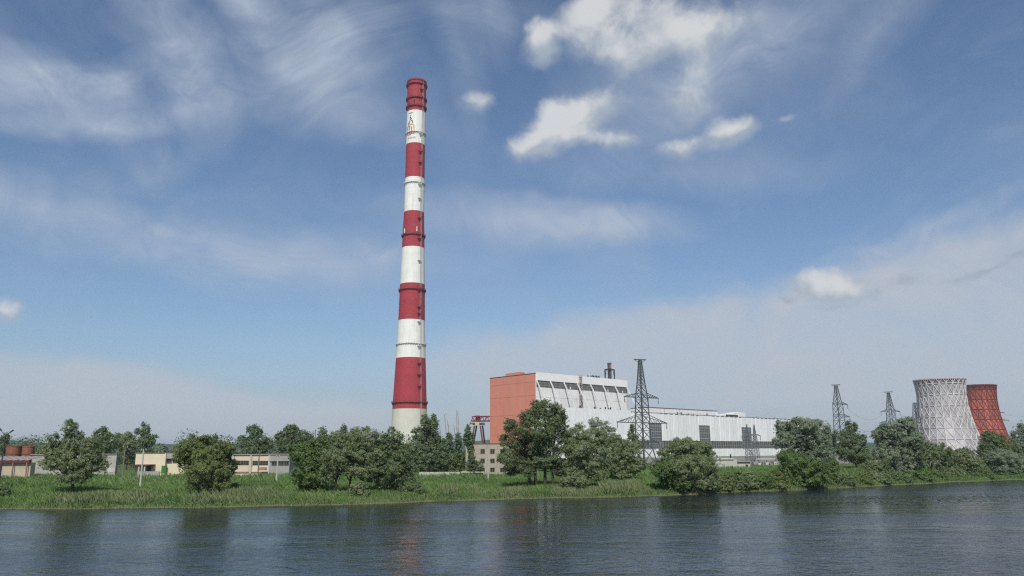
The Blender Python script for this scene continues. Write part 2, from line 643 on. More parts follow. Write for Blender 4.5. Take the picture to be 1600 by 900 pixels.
cols = [M_conc] + [M_red, M_white] * 5
names = ['concrete_foot'] + ['red_band', 'white_band'] * 5
for i in range(10):
    (r0, z0), (r1, z1) = ch_prof[i], ch_prof[i + 1]
    mb = MB()
    mb.lathe([(r0 + (r1 - r0) * k / 3, z0 - 1.8 + (z1 - z0) * k / 3) for k in range(4)], 72)
    mb.build(names[i], cols[i], chimney, smooth=True)
ztop = ch_prof[-1][1] - 1.8
rt = ch_prof[-1][0]
MB().lathe([(rt, ztop), (rt + .35, ztop), (rt + .35, ztop + 1.4), (rt - .8, ztop + 1.4), (rt - .8, ztop - 12)], 48).build('rim', M_dred, chimney)
MB().lathe([(rt - .9, ztop - 3), (0.1, ztop - 3.2)], 24).build('flue_mouth', M_dark, chimney)
# galleries
for (py, m) in ((129, M_dred), (151, M_dred), (164, M_dred), (205, M_wsteel), (283.5, M_wsteel), (365, M_dred), (450.5, M_dred), (536, M_wsteel), (628, M_dred)):
    z = ch_z(py) - 1.8
    r = ch_r(z + 1.8)
    w = 1.1 if m is M_dred else 0.95
    g = MB().lathe([(r - .1, z - .15), (r + w, z - .15), (r + w, z + .2), (r - .1, z + .2)], 56).build('gallery', m, chimney)
    rail = MB()
    for zz in (.75, 1.35):
        rail.lathe([(r + w - .12, z + zz - .06), (r + w, z + zz - .06), (r + w, z + zz + .06), (r + w - .12, z + zz + .06)], 56)
    for k in range(36):
        a = 2 * PI * k / 36
        rail.bar(((r + w - .06) * math.cos(a), (r + w - .06) * math.sin(a), z), ((r + w - .06) * math.cos(a), (r + w - .06) * math.sin(a), z + 1.4), .12)
    rail.build('railing', m, g)
    br = MB()
    for k in range(36):
        a = 2 * PI * (k + .5) / 36
        c, s_ = math.cos(a), math.sin(a)
        br.bar(((r + w - .2) * c, (r + w - .2) * s_, z - .2), ((r + .05) * c, (r + .05) * s_, z - 2.0), .28)
    br.build('bracket_ring', m, g, kind='stuff')
# ladder with landings up the right side
LA = -PI / 2 + math.radians(46)


def ch_pt(ang, z, off=0.0):
    r = ch_r(z + 1.8) + off
    return Vector((r * math.cos(ang), r * math.sin(ang), z))


lad = MB()
zz = 4.0
while zz < ztop - 2:
    z2 = min(zz + 12, ztop - 1)
    for da in (-.5, .5):
        r = ch_r(zz + 1.8)
        lad.bar(ch_pt(LA + da / r, zz, .5), ch_pt(LA + da / r, z2, .5), .14)
    k = zz
    while k < z2:
        r = ch_r(k + 1.8)
        lad.bar(ch_pt(LA - .5 / r, k, .5), ch_pt(LA + .5 / r, k, .5), .1)
        lad.bar(ch_pt(LA, k, 1.25), ch_pt(LA, min(k + 1.5, z2), 1.25), .1)
        k += 1.5
    zz = z2
lad.build('ladder', M_lad, chimney)
for py in (139, 208, 236, 253, 287, 309, 340, 372, 406, 452, 479, 489, 502, 540, 567, 585, 603):
    z = ch_z(py) - 1.8
    red = any(a > py > b for (a, b) in ((638, 557.5), (498, 441), (384, 328), (275, 222), (171, 124)))
    mb = MB()
    c = Vector((math.cos(LA), math.sin(LA), 0))
    s_ = Vector((-math.sin(LA), math.cos(LA), 0))
    for da in (-2.2,):
        p = ch_pt(LA - 2.0 / ch_r(z + 1.8), z, 0)
        q = [p - s_ * 1.1, p + s_ * 1.9, p + s_ * 1.9 + c * 1.6, p - s_ * 1.1 + c * 1.6]
        mb.add(q + [v + Vector((0, 0, .35)) for v in q], [(0, 1, 2, 3), (7, 6, 5, 4), (0, 4, 5, 1), (1, 5, 6, 2), (2, 6, 7, 3), (3, 7, 4, 0)])
        for v in (q[2], q[3]):
            mb.bar(v, v + Vector((0, 0, 1.5)), .16)
        mb.bar(q[2] + Vector((0, 0, 1.5)), q[3] + Vector((0, 0, 1.5)), .16)
        foot = p + s_ * .6 - Vector((0, 0, 3.2)) + c * .1
        mb.add(q + [foot], [(0, 1, 4), (1, 2, 4), (2, 3, 4), (3, 0, 4)])
    mb.build('landing', M_dred if red else M_wsteel, chimney)
for (px, py) in ((647.5, 160), (639, 161), (651, 358), (632, 360)):
    z = ch_z(py) - 1.8
    r = ch_r(z + 1.8)
    dx = (at(px, py, CH_Y - r).x - CHX) / r
    a = -PI / 2 + math.asin(max(-.95, min(.95, dx)))
    mb = MB()
    p = ch_pt(a, z - 1.8, .35)
    mb.bar(p, p + Vector((0, 0, 4.2)), .7, .5)
    o = mb.build('signal_lamp', M_dark if py < 200 else M_wsteel, chimney)
# emblem: church spire over two arches, with a line of lettering above and below (flat paint on the white band)
M_eb = mat('emblem_black', (0.07, 0.065, 0.06), .8)
M_eo = mat('emblem_orange', (0.62, 0.26, 0.05), .8)
M_er = mat('emblem_red', (0.42, 0.05, 0.06), .8)
M_eg = mat('emblem_grey', (0.33, 0.32, 0.31), .8)


def e_pt(px, py, off=.06):
    z = ch_z(py) - 1.8
    r = ch_r(z + 1.8)
    dx = (at(px, py, CH_Y - r * .85).x - CHX) / r
    a = -PI / 2 + math.asin(max(-.97, min(.97, dx)))
    return ch_pt(a, z, off)


def stroke(mb, pts, w, off=.06):
    """band of paint w px wide following the shaft's surface"""
    for i in range(len(pts) - 1):
        (x0, y0), (x1, y1) = pts[i], pts[i + 1]
        L = math.hypot(x1 - x0, y1 - y0) or 1
        nx, ny = -(y1 - y0) / L * w / 2, (x1 - x0) / L * w / 2
        mb.add([e_pt(x0 + nx, y0 + ny, off), e_pt(x1 + nx, y1 + ny, off), e_pt(x1 - nx, y1 - ny, off), e_pt(x0 - nx, y0 - ny, off)], [(0, 1, 2, 3)])


def arch(cx, top, bot, rx, n=10):
    pts = [(cx - rx, bot)]
    for k in range(n + 1):
        a = PI - PI * k / n
        pts.append((cx + rx * math.cos(a), top + rx * 1.25 - rx * 1.25 * math.sin(a)))
    pts.append((cx + rx, bot))
    return pts


emb = link('emblem', None, chimney)
mb = MB()
stroke(mb, arch(643.5, 193.2, 209, 3.7), 1.6)
mb.build('orange_arch', M_eo, emb)
mb = MB()
stroke(mb, arch(638.4, 196, 210, 1.6), 1.1, .08)
stroke(mb, [(643.6, 197.5), (643.3, 209)], 1.5, .08)
stroke(mb, [(639.5, 206), (638.6, 211)], 1.2, .1)
stroke(mb, [(642.5, 206), (641.4, 210.5)], 1.3, .1)
stroke(mb, [(647, 206), (645.2, 209)], 1.3, .1)
mb.build('red_arch', M_er, emb)
mb = MB()
stroke(mb, [(641.6, 179), (641.6, 186)], .8, .1)
stroke(mb, [(640.2, 183.5), (641.6, 182), (643.6, 185.5)], .9, .12)
stroke(mb, [(639.4, 193), (640.2, 188), (641.6, 185.8), (643.6, 188)], .9, .14)
stroke(mb, [(644, 187.5), (645.4, 191.5)], 1.5, .1)
stroke(mb, [(637.8, 194.5), (638.8, 190)], 1.0, .1)
mb.build('church_spire', M_eb, emb)
mb = MB()
x = 638.2
for k in range(6):
    stroke(mb, [(x, 176.6), (x + .15, 174.6)], .4, .1)
    stroke(mb, [(x, 174.7 + (k % 3) * .8), (x + .8, 174.7 + (k % 3) * .8)], .4, .12)
    stroke(mb, [(x + .85, 176.6), (x + .95, 174.6)], .35, .14)
    x += 1.32
mb.build('lettering', M_eg, emb)
mb = MB()
x = 637.4
for k in range(8):
    stroke(mb, [(x, 216.2), (x + .25, 213.2)], .45, .1)
    stroke(mb, [(x, 213.6 + (k % 3) * 1.1), (x + 1.0, 213.5 + (k % 3) * 1.1)], .45, .12)
    if k % 3 != 1:
        stroke(mb, [(x + 1.05, 216), (x + 1.15, 213.3)], .4, .14)
    x += 1.62
mb.build('lettering', M_eg, emb)

# ------------------------------------------------------------------ main plant
M_or = mat('orange_panel', (0.60, 0.205, 0.138), .85, .10, .12, streak=(0.52, 0.26, 0.19), streak_amt=.75, bump=.15, bscale=1.5, objvar=.03, sscale=.35, s0=.44)
M_wp = mat('white_panel', (0.77, 0.76, 0.73), .8, .06, .2, streak=(0.40, 0.34, 0.28), streak_amt=.6, objvar=.03, sscale=1.3, s0=.49)
M_wpc = mat('white_parapet', (0.80, 0.785, 0.755), .8, .04, .2)
M_wp2 = mat('annex_white', (0.80, 0.81, 0.80), .8, .07, .2, streak=(0.30, 0.30, 0.28), streak_amt=.65, objvar=.03, sscale=1.5, s0=.50)
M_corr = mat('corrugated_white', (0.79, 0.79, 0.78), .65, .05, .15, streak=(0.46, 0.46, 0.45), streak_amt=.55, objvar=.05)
M_corr2 = mat('corrugated_white_rib_shade', (0.66, 0.66, 0.65), .7, .1, .15, streak=(0.40, 0.40, 0.39), streak_amt=.5, objvar=.12)  # greyer rib sides and edge strip: rib shading put into the colour
M_glass = mat('dusty_glazing', (0.085, 0.08, 0.072), .35, .5, .5, spec=.5)
M_glassg = mat('greenish_glazing', (0.085, 0.10, 0.10), .3, .4, .5, spec=.5)
M_mull = mat('mullion_grey', (0.25, 0.25, 0.235), .7)
M_roof = mat('roof_felt', (0.10, 0.095, 0.09), .9)
M_joint = mat('joint_mortar', (0.30, 0.25, 0.22), .9)  # brownish core colour that shows in the panel joints
M_ojoint = mat('orange_joint', (0.20, 0.075, 0.06), .9)
M_rust = mat('rusty_steel', (0.22, 0.13, 0.085), .85, .4, 1.5)
M_dsteel = mat('dark_steel', (0.035, 0.04, 0.045), .6)

c0 = at(837, 582, 610)
ca = at(979, 596.5, 610)
ang = math.radians(42.5)
PD = Vector((math.cos(ang), math.sin(ang), 0))
PN_IN = Vector((-math.sin(ang), math.cos(ang), 0))
P0 = Vector((c0.x, 610.0, 1.8))
MH = c0.z - 1.8                     # height of the boiler house


def hit(px, py, y0=0.0, org=None):
    """plant coordinates (s along the white facade, z) of the ray through a pixel on the plane y0 behind it"""
    o = org or P0
    d = ray(px, py)
    k = ((o + PN_IN * y0) - CAM).dot(PN_IN) / d.dot(PN_IN)
    p = CAM + d * k - o
    return p.dot(PD), p.z


def hit_end(px, py):
    """(y inward, z) on the end wall x=0"""
    d = ray(px, py)
    k = (P0 - CAM).dot(PD) / d.dot(PD)
    p = CAM + d * k - P0
    return p.dot(PN_IN), p.z


ML = hit(980, 600)[0]
MD = hit_end(765.5, 640)[0]
boiler = thing('boiler_house', P0, 'tall plant block with orange end wall and white strutted facade', 'power station', rz=ang)
MB().box(.6, ML - .3, .6, MD - .6, 0, MH - .6).build('core', M_joint, boiler)
MB().box(-.3, ML + .3, -.3, MD + .3, MH - .6, MH - .25).build('roof', M_roof, boiler)
# orange end wall: panels in five bands and three columns, joints recessed
MB().box(.3, .62, .2, MD - .2, 0, MH - .7).build('backing_wall', M_ojoint, boiler)
zb = [0] + [hit_end(800, p)[1] for p in (679, 649, 620.5, 600)] + [MH]
yb = [0.0, MD * .24, MD * .68, MD]
for i in range(5):
    for j in range(3):
        MB().box(0, .32, yb[j] + .02, yb[j + 1] - .02, zb[i] + .07, zb[i + 1] - .07).build('wall_panel', M_or, boiler)
ya, yb_ = hit_end(812, 584)[0], hit_end(790, 586)[0]
MB().box(0.02, 6, ya, yb_, MH - .2, MH + 1.9).build('parapet_block', M_or, boiler)
MB().box(-.1, .5, -.15, .25, 0, MH + .5).build('corner_strip', M_wp, boiler)
# white facade
z_par = hit(840, 594)[1]
z_win = hit(840, 605)[1]
z_mid = hit(840, 620)[1]
MB().box(.5, ML, -.35, .3, z_par, MH + .3).build('parapet_band', M_wpc, boiler)
bay_px = [838, 859.5, 880.5, 901.5, 922, 941.5, 960.5, 978.5]
bays = [hit(p, 598)[0] for p in bay_px]
nb = 7
win_base = MB().box(.5, ML, .25, .45, z_win, z_par).build('window_strip', M_glass, boiler)
for i in range(nb):
    a, b = bays[i] + .5, bays[i + 1] - .5
    fr = MB()
    n = 10
    for k in range(n + 1):
        x = a + (b - a) * k / n
        fr.box(x - .12, x + .12, .1, .26, z_win, z_par)
    for k in range(4):
        z = z_win + (z_par - z_win) * k / 3
        fr.box(a, b, .13, .25, z - .12, z + .12)
    fr.build('window_frame', M_mull, boiler)
    for (za, zb2) in ((0, z_mid - .08), (z_mid + .08, z_win)):
        MB().box(bays[i] + .06, bays[i + 1] - .06, 0.0, .5, za, zb2).build('wall_panel', M_wp, boiler)
    # a pane or two patched with white board
    if i in (2, 5, 6):
        x = a + (b - a) * rnd.uniform(.3, .8)
        MB().box(x, x + 1.3, .02, .09, z_win + .5, z_win + 2.2).build('patched_pane', M_wp, boiler)
AN_D = 13.4
AN_TOP = hit(884, 636.5, -AN_D)[1]
for i in range(8):
    x = bays[i] + .1
    mb = MB()
    mb.bar((x, -.3, z_par - .3), (x, -AN_D + .6, AN_TOP - .2), .75, .9)
    mb.build('strut', M_wsteel, boiler)
# rusty stair tower up the facade
xs_, _ = hit(906, 600)
mb = MB()
for sx in (-1.6, 1.6):
    mb.bar((xs_ + sx, -1.2, AN_TOP), (xs_ + sx, -1.2, MH + 1.5), .3)
    mb.bar((xs_ + sx, -.5, AN_TOP), (xs_ + sx, -.5, MH + 1.5), .3)
z = AN_TOP
k = 0
while z < MH - 1:
    z2 = min(z + 3.2, MH)
    a, b = (-1.6, 1.6) if k % 2 else (1.6, -1.6)
    mb.bar((xs_ + a, -1.0, z), (xs_ + b, -1.0, z2), .6, .25)
    mb.box(xs_ - 1.6, xs_ + 1.6, -1.2, -.5, z2 - .12, z2)
    z = z2
    k += 1
mb.build('stair_tower', mat('stair_paint', (0.42, 0.36, 0.30), .85, .45, 1.2), boiler)
for px in (899, 906, 929, 938, 946, 951, 954):
    x, zz2 = hit(px, 637, -4)
    MB().box(x - .4, x + .4, -4.4, -3.6, AN_TOP, AN_TOP + rnd.uniform(1.6, 4)).build('roof_vent', M_dsteel, boiler)
# lettering seen on the roof edge: unreadable dark letters on a low frame
mb = MB()
xa = hit(918.5, 589, 4)[0]
xb = hit(936.5, 589, 4)[0]
x = xa
k = 0
MB().box(xa - 6, xb, 3.9, 4.1, MH - .2, MH + .25).build('letter_rail', M_dsteel, boiler)
while x < xb - 1:
    if k != 1:
        h = 2.4
        lt = MB()
        lt.bar((x, 4, MH + .1), (x, 4, MH + h), .45)
        if k % 2:
            lt.bar((x, 4, MH + h), (x + 1.2, 4, MH + h), .4)
            lt.bar((x + 1.2, 4, MH + .1), (x + 1.2, 4, MH + h), .4)
        else:
            lt.bar((x, 4, MH + h), (x + 1.2, 4, MH + .2), .4)
        lt.build('letter', M_dsteel, boiler)
    x += 2.0
    k += 1
# annex in front, stained white
annex = thing('annex_building', P0 + Vector((0, 0, 0)), 'stained white lower block in front of the strutted facade', 'building', rz=ang)
ax0 = hit(884, 640, -AN_D)[0]
ax1 = hit(986, 650, -AN_D)[0]
MB().box(-6, ax0 - .05, -AN_D + 2, -.5, 0, AN_TOP - 6).build('side_wall', M_wp2, annex)
n = 6
for i in range(n):
    a = ax0 + (ax1 - ax0) * i / n
    b = ax0 + (ax1 - ax0) * (i + 1) / n
    for (za, zb2) in ((0, AN_TOP * .5), (AN_TOP * .5 + .06, AN_TOP)):
        MB().box(a + .03, b - .03, -AN_D, -AN_D + .5, za, zb2).build('wall_panel', M_wp2, annex)
MB().box(ax0 + .05, ax1 - .1, -AN_D + .45, -.05, 0, AN_TOP - .35).build('core', M_joint, annex)
MB().box(ax0 + .06, ax1 - .12, -AN_D + .5, -.06, AN_TOP - .33, AN_TOP - .2).build('roof', M_roof, annex)
# turbine hall
TH_Y = -AN_D
hx0 = ax1 + .2
hx1 = hit(1292, 660, TH_Y)[0]
TH = hit(1036, 645.3, TH_Y)[1]
hall = thing('turbine_hall', P0, 'long white ribbed hall with tall dark window bays', 'hall', rz=ang)
zs0 = hit(1140, 715.5, TH_Y)[1]
zs1 = hit(1140, 701, TH_Y)[1]
zs2 = hit(1140, 689.5, TH_Y)[1]
MB().box(hx0, hx1, TH_Y + .9, TH_Y + 45, 0, TH - .5).build('core', M_joint, hall)
MB().box(hx0, hx1 + .3, TH_Y - .1, TH_Y + 45.3, TH - .5, TH - .05).build('roof', M_roof, hall)
MB().box(hx0, hx1, TH_Y + .5, TH_Y + .9, 0, zs0).build('plinth', M_glass, hall)
MB().box(hx0, hx1, TH_Y + .6, TH_Y + .9, zs1, zs2).build('strip_glazing', M_glass, hall)
fr = MB()
wins = []
for (l, r, t, bt) in ((1015, 1034.5, 661, 700), (1093.5, 1110, 664.5, 700), (1160, 1174.5, 667.5, 700)):
    wins.append((hit(l, 680, TH_Y)[0], hit(r, 680, TH_Y)[0], hit(l, t, TH_Y)[1], zs1))


def rib_mesh(w, h):
    """folded metal cladding panel: raised rib and flat"""
    mb = MB()
    xs = [0, w * .1, w * .18, w * .52, w * .6, w - .02]
    ys = [.35, .35, .0, .0, .35, .35]
    V = []
    for x, y in zip(xs, ys):
        V += [(x, y, 0), (x, y, h)]
    F = [(2 * i, 2 * i + 2, 2 * i + 3, 2 * i + 1) for i in range(len(xs) - 1)]
    V += [(0, .5, 0), (0, .5, h), (w - .02, .5, 0), (w - .02, .5, h)]
    k = len(xs) * 2
    F += [(k, 0, 1, k + 1), (k - 2, k + 2, k + 3, k - 1)]
    F += [tuple([2 * i + 1 for i in range(len(xs))] + [k + 3, k + 1]), tuple([2 * i for i in range(len(xs))][::-1] + [k, k + 2])]
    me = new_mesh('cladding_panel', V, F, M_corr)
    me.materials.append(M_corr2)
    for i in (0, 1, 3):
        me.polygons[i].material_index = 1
    return me


def clad(z0, z1, gaps):
    """row of panels between z0 and z1 that leaves the window bays free"""
    edges = [hx0] + [v for g in gaps for v in (g[0], g[1])] + [hx1]
    for i in range(0, len(edges), 2):
        a, b = edges[i], edges[i + 1]
        n = max(1, round((b - a) / 8.2))
        w = (b - a) / n
        me = rib_mesh(w, z1 - z0)
        for k in range(n):
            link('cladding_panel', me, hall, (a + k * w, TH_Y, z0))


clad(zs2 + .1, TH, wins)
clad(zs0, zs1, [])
for (a, b, zt, zb2) in wins:
    n = max(1, round((b - a) / 8.2))
    MB().box(a + .02, b - .02, TH_Y + .05, TH_Y + .5, zt, TH).build('lintel_panel', M_corr, hall)
    wf = MB()
    for k in range(7):
        x = a + (b - a) * k / 6
        wf.box(x - .14, x + .14, TH_Y + .2, TH_Y + .42, zb2, zt)
    nz = 9
    for k in range(nz + 1):
        z = zb2 + (zt - zb2) * k / nz
        t_ = .16 if k % 2 else .45
        wf.box(a, b, TH_Y + .24, TH_Y + .4, z - t_, z + t_)
    w_ = MB().box(a + .02, b - .02, TH_Y + .42, TH_Y + .62, zb2, zt - .02).build('tall_window', M_glassg, hall)
    wf.build('mullions', M_mull, w_)
x = hx0
k = 0
sf = MB()
while x < hx1:
    if not any(a - .3 < x < b + .3 for (a, b, _, _) in wins):
        sf.box(x - .18, x + .18, TH_Y + .3, TH_Y + .62, zs1, zs2)
    x += 4.1
for z in (zs1 + .15, (zs1 * .55 + zs2 * .45)):
    sf.box(hx0, hx1, TH_Y + .42, TH_Y + .59, z - .18, z + .18)
sf.build('strip_frame', M_mull, hall)
# roof monitors
mz = hit(1016, 636.8, TH_Y + 14)[1]
m0, m1 = hit(1015, 640, TH_Y + 14)[0], hit(1121, 646, TH_Y + 14)[0]
mon = MB().box(m0, m1, TH_Y + 14, TH_Y + 36, TH - .1, mz).build('roof_monitor', M_wp, hall)
MB().box(m0 - .2, m1 + .3, TH_Y + 13.7, TH_Y + 36.3, mz, mz + .5).build('monitor_roof', M_roof, mon)
for f in (.2, .41):
    x = m0 + (m1 - m0) * f
    MB().box(x - .15, x + .15, TH_Y + 13.8, TH_Y + 14.0, TH, mz).build('downpipe', M_mull, mon)
for px in (1058, 1064, 1104):
    x = hit(px, 647, TH_Y + 6)[0]
    MB().box(x - .6, x + .6, TH_Y + 5, TH_Y + 6.2, TH - .1, TH + 2.2).build('roof_vent', M_mull, hall)
b0, b1, b2 = hit(1128, 650, TH_Y + 8)[0], hit(1154, 650, TH_Y + 8)[0], hit(1165, 650, TH_Y + 8)[0]
bz = hit(1160, 644.5, TH_Y + 8)[1]
mb = MB().box(b1, b2, TH_Y + 8, TH_Y + 22, TH - .1, bz)
y0_, y1_ = TH_Y + 8.5, TH_Y + 22
mb.add([(b0, y0_, TH - .1), (b1, y0_, TH - .1), (b1, y0_, bz - .6), (b0, y0_, TH + 1.4), (b0, y1_, TH - .1), (b1, y1_, TH - .1), (b1, y1_, bz - .6), (b0, y1_, TH + 1.4)],
       [(0, 1, 2, 3), (5, 4, 7, 6), (3, 2, 6, 7), (0, 3, 7, 4), (1, 5, 6, 2)])
pb = mb.build('penthouse', M_wp, hall)
MB().box(b0 + 8, b1 - .5, TH_Y + 8.3, TH_Y + 8.48, TH + .6, TH + 2.2).build('louvre', M_dsteel, pb)
px_l = [1076, 1084, 1139, 1182, 1210, 1226]
for p in px_l:
    x = hit(p, 650, TH_Y + 2)[0]
    MB().bar((x, TH_Y + 2, TH - .1), (x, TH_Y + 2, TH + 1.3), .5).build('roof_pipe', M_mull, hall)

# small stack with its frame, on the boiler house roof
sy = 16.0
s0, z0_ = hit(953, 596, sy)
p0 = P0 + PD * s0 + PN_IN * sy + Vector((0, 0, MH - .25))
zt = at(953, 567, p0.y).z - p0.z
zf = at(953, 577.5, p0.y).z - p0.z
stack = thing('roof_stack', p0, 'dark round stack in a steel frame on the white roof', 'stack', rz=ang)
wpx = p0.y / FPX
M_st = mat('stack_brown', (0.075, 0.066, 0.05), .8, .3, .4, streak=(0.14, 0.12, 0.08), streak_amt=.5)
MB().lathe([(3.0 * wpx, 0), (3.0 * wpx, zt - 1.6), (3.25 * wpx, zt - 1.5), (3.25 * wpx, zt), (2.6 * wpx, zt), (2.6 * wpx, zt - 2)], 20).build('shaft', M_st, stack, smooth=False)
MB().lathe([(3.05 * wpx, zf + 1), (3.05 * wpx, zt - 1.7)], 20, -2.2, -1.35).build('pale_strip', mat('stack_pale', (0.26, 0.235, 0.17), .8), stack)  # paler strip running down the middle of the shaft
fx = 8.3 * wpx
for a in (-1, 1):
    for b in (-.4, .4):
        MB().bar((a * fx * .86, b * fx, 0), (a * fx * .86, b * fx, zf), .8).build('frame_leg', M_dsteel, stack)
mb = MB()
for b in (-.4, .4):
    mb.bar((-fx * .9, b * fx, zf), (fx * .9, b * fx, zf), .7, .9)
    for a in (-1, 1):
        mb.bar((a * fx * .86, b * fx, zf * .25), (a * fx * .45, b * fx, zf), .28)
        mb.bar((a * fx * .86, b * fx, zf * .22), (a * fx * .3, b * fx, zf * .22), .3)
for a in (-1, 1):
    mb.bar((a * fx * .86, -.4 * fx, zf), (a * fx * .86, .4 * fx, zf), .7)
mb.build('frame_beam', M_dsteel, stack)

# ------------------------------------------------------------------ cooling towers
def cooling_tower(px, top_py, Y, ktop, mats, label, nseg, rows, pan_name):
    pt = at(px, top_py, Y)
    H = pt.z - 1.8
    rt_ = ktop
    base = Vector((pt.x, Y, 1.8))
    root = thing('cooling_tower', base, label, 'cooling tower', 'cooling towers')
    mp, mr, mdk = mats[:3]

    def rad(f):
        # hyperboloid: throat at 0.80 of the height
        a = rt_ * .925
        if f > .80:
            return math.sqrt(a * a + ((f - .80) / .20) ** 2 * (rt_ ** 2 - a * a))
        return math.sqrt(a * a + ((.80 - f) / .80) ** 2 * ((rt_ * 1.46) ** 2 - a * a))

    def P(i, f, off=0.0):
        a = 2 * PI * i / nseg
        r = rad(f) + off
        return Vector((r * math.cos(a), r * math.sin(a), f * H))
    fs = [0.06 + (.935 - 0.06) * k / (rows - 1) for k in range(rows)] + [1.0]
    # liner behind the panels
    MB().lathe([(rad(f) - .5, f * H) for f in fs], nseg).build('liner', mdk, root)
    # cladding panels: one mesh per row, copied round the shell
    for k in range(rows):
        a, b = fs[k], fs[k + 1]
        g = .012
        h = (b - a)
        V = [P(g * 1.5, a + h * .015), P(1 - g * 1.5, a + h * .015), P(1 - g * 1.5, b - h * .015), P(g * 1.5, b - h * .015)]
        me = new_mesh('cladding_panel', V, [(0, 1, 2, 3)], mp if k < rows - 1 else mats[4])
        brc = MB()
        if k < rows - 1:
            brc.bar(P(0, b, .35), P(1, a, .35), .48)
            if k >= rows // 3:
                brc.bar(P(0, a, .35), P(1, b, .35), .48)
            else:
                brc.bar(P(.5, (a + b) / 2, .3), P(0, a, .35), .42)
        else:
            brc.bar(P(0, a, .35), P(.5, b, .5), .45)
            brc.bar(P(.5, b, .5), P(1, a, .35), .45)
        brc.bar(P(0, a, .35), P(0, b, .35), .48)
        bme = new_mesh('lattice_brace', brc.V, brc.F, mr)
        for i in range(nseg):
            rz = 2 * PI * i / nseg
            o = link('cladding_panel', me, root)
            o.rotation_euler = (0, 0, rz)
            o = link('lattice_brace', bme, root)
            o.rotation_euler = (0, 0, rz)
    for k in range(1, rows + 1):
        f = fs[k]
        w = .45 if k < rows else .9
        r = rad(f)
        MB().lathe([(r + .05, f * H - w), (r + .75, f * H - w), (r + .75, f * H + w * .3), (r + .05, f * H + w * .3)], nseg).build('ring_beam', mr if k < rows else mats[3], root)
    # raking legs at the foot, over the air inlet
    for i in range(nseg):
        mb = MB()
        mb.bar(P(i, 0.0, .6), P(i + .5, fs[0], .2), .7)
        mb.bar(P(i + 1, 0.0, .6), P(i + .5, fs[0], .2), .7)
        mb.build('foot_strut', mr, root)
    return root


M_cw = mat('tower_grey_sheet', (0.33, 0.32, 0.315), .55, .25, .12, metal=.15, objvar=.16)
M_cwr = mat('tower_pale_lattice', (0.55, 0.52, 0.515), .7, .2, .2)
M_cwr2 = mat('tower_rim_pink', (0.50, 0.36, 0.37), .7)
M_cdk = mat('tower_liner', (0.10, 0.095, 0.095), .9)
M_cr = mat('tower_red_sheet', (0.34, 0.088, 0.048), .75, .3, .12, objvar=.22, streak=(0.2, 0.06, 0.04), streak_amt=.6, sscale=.5)
M_crr = mat('tower_red_lattice', (0.17, 0.035, 0.03), .8)
M_crk = mat('tower_red_liner', (0.12, 0.04, 0.035), .9)
cooling_tower(1467.5, 593.5, 790, 35.9 * 790 / FPX, (M_cw, M_cwr, M_cdk, M_cwr2, mat('tower_dark_band', (0.17, 0.15, 0.155), .7, .2, .2)), 'pale grey lattice clad cooling tower, the nearer and larger', 24, 7, 'p')
cooling_tower(1522.5, 603, 930, 29.2 * 930 / FPX, (M_cr, M_crr, M_crk, M_crr, M_crk), 'red cooling tower half hidden behind the pale one', 24, 7, 'p')

# ------------------------------------------------------------------ pylons
M_py = mat('pylon_steel', (0.075, 0.085, 0.09), .6, .2, .8)
M_pyl = mat('pylon_grey', (0.13, 0.14, 0.15), .6, .2, .8)
M_ins = mat('insulator', (0.10, 0.10, 0.11), .4)


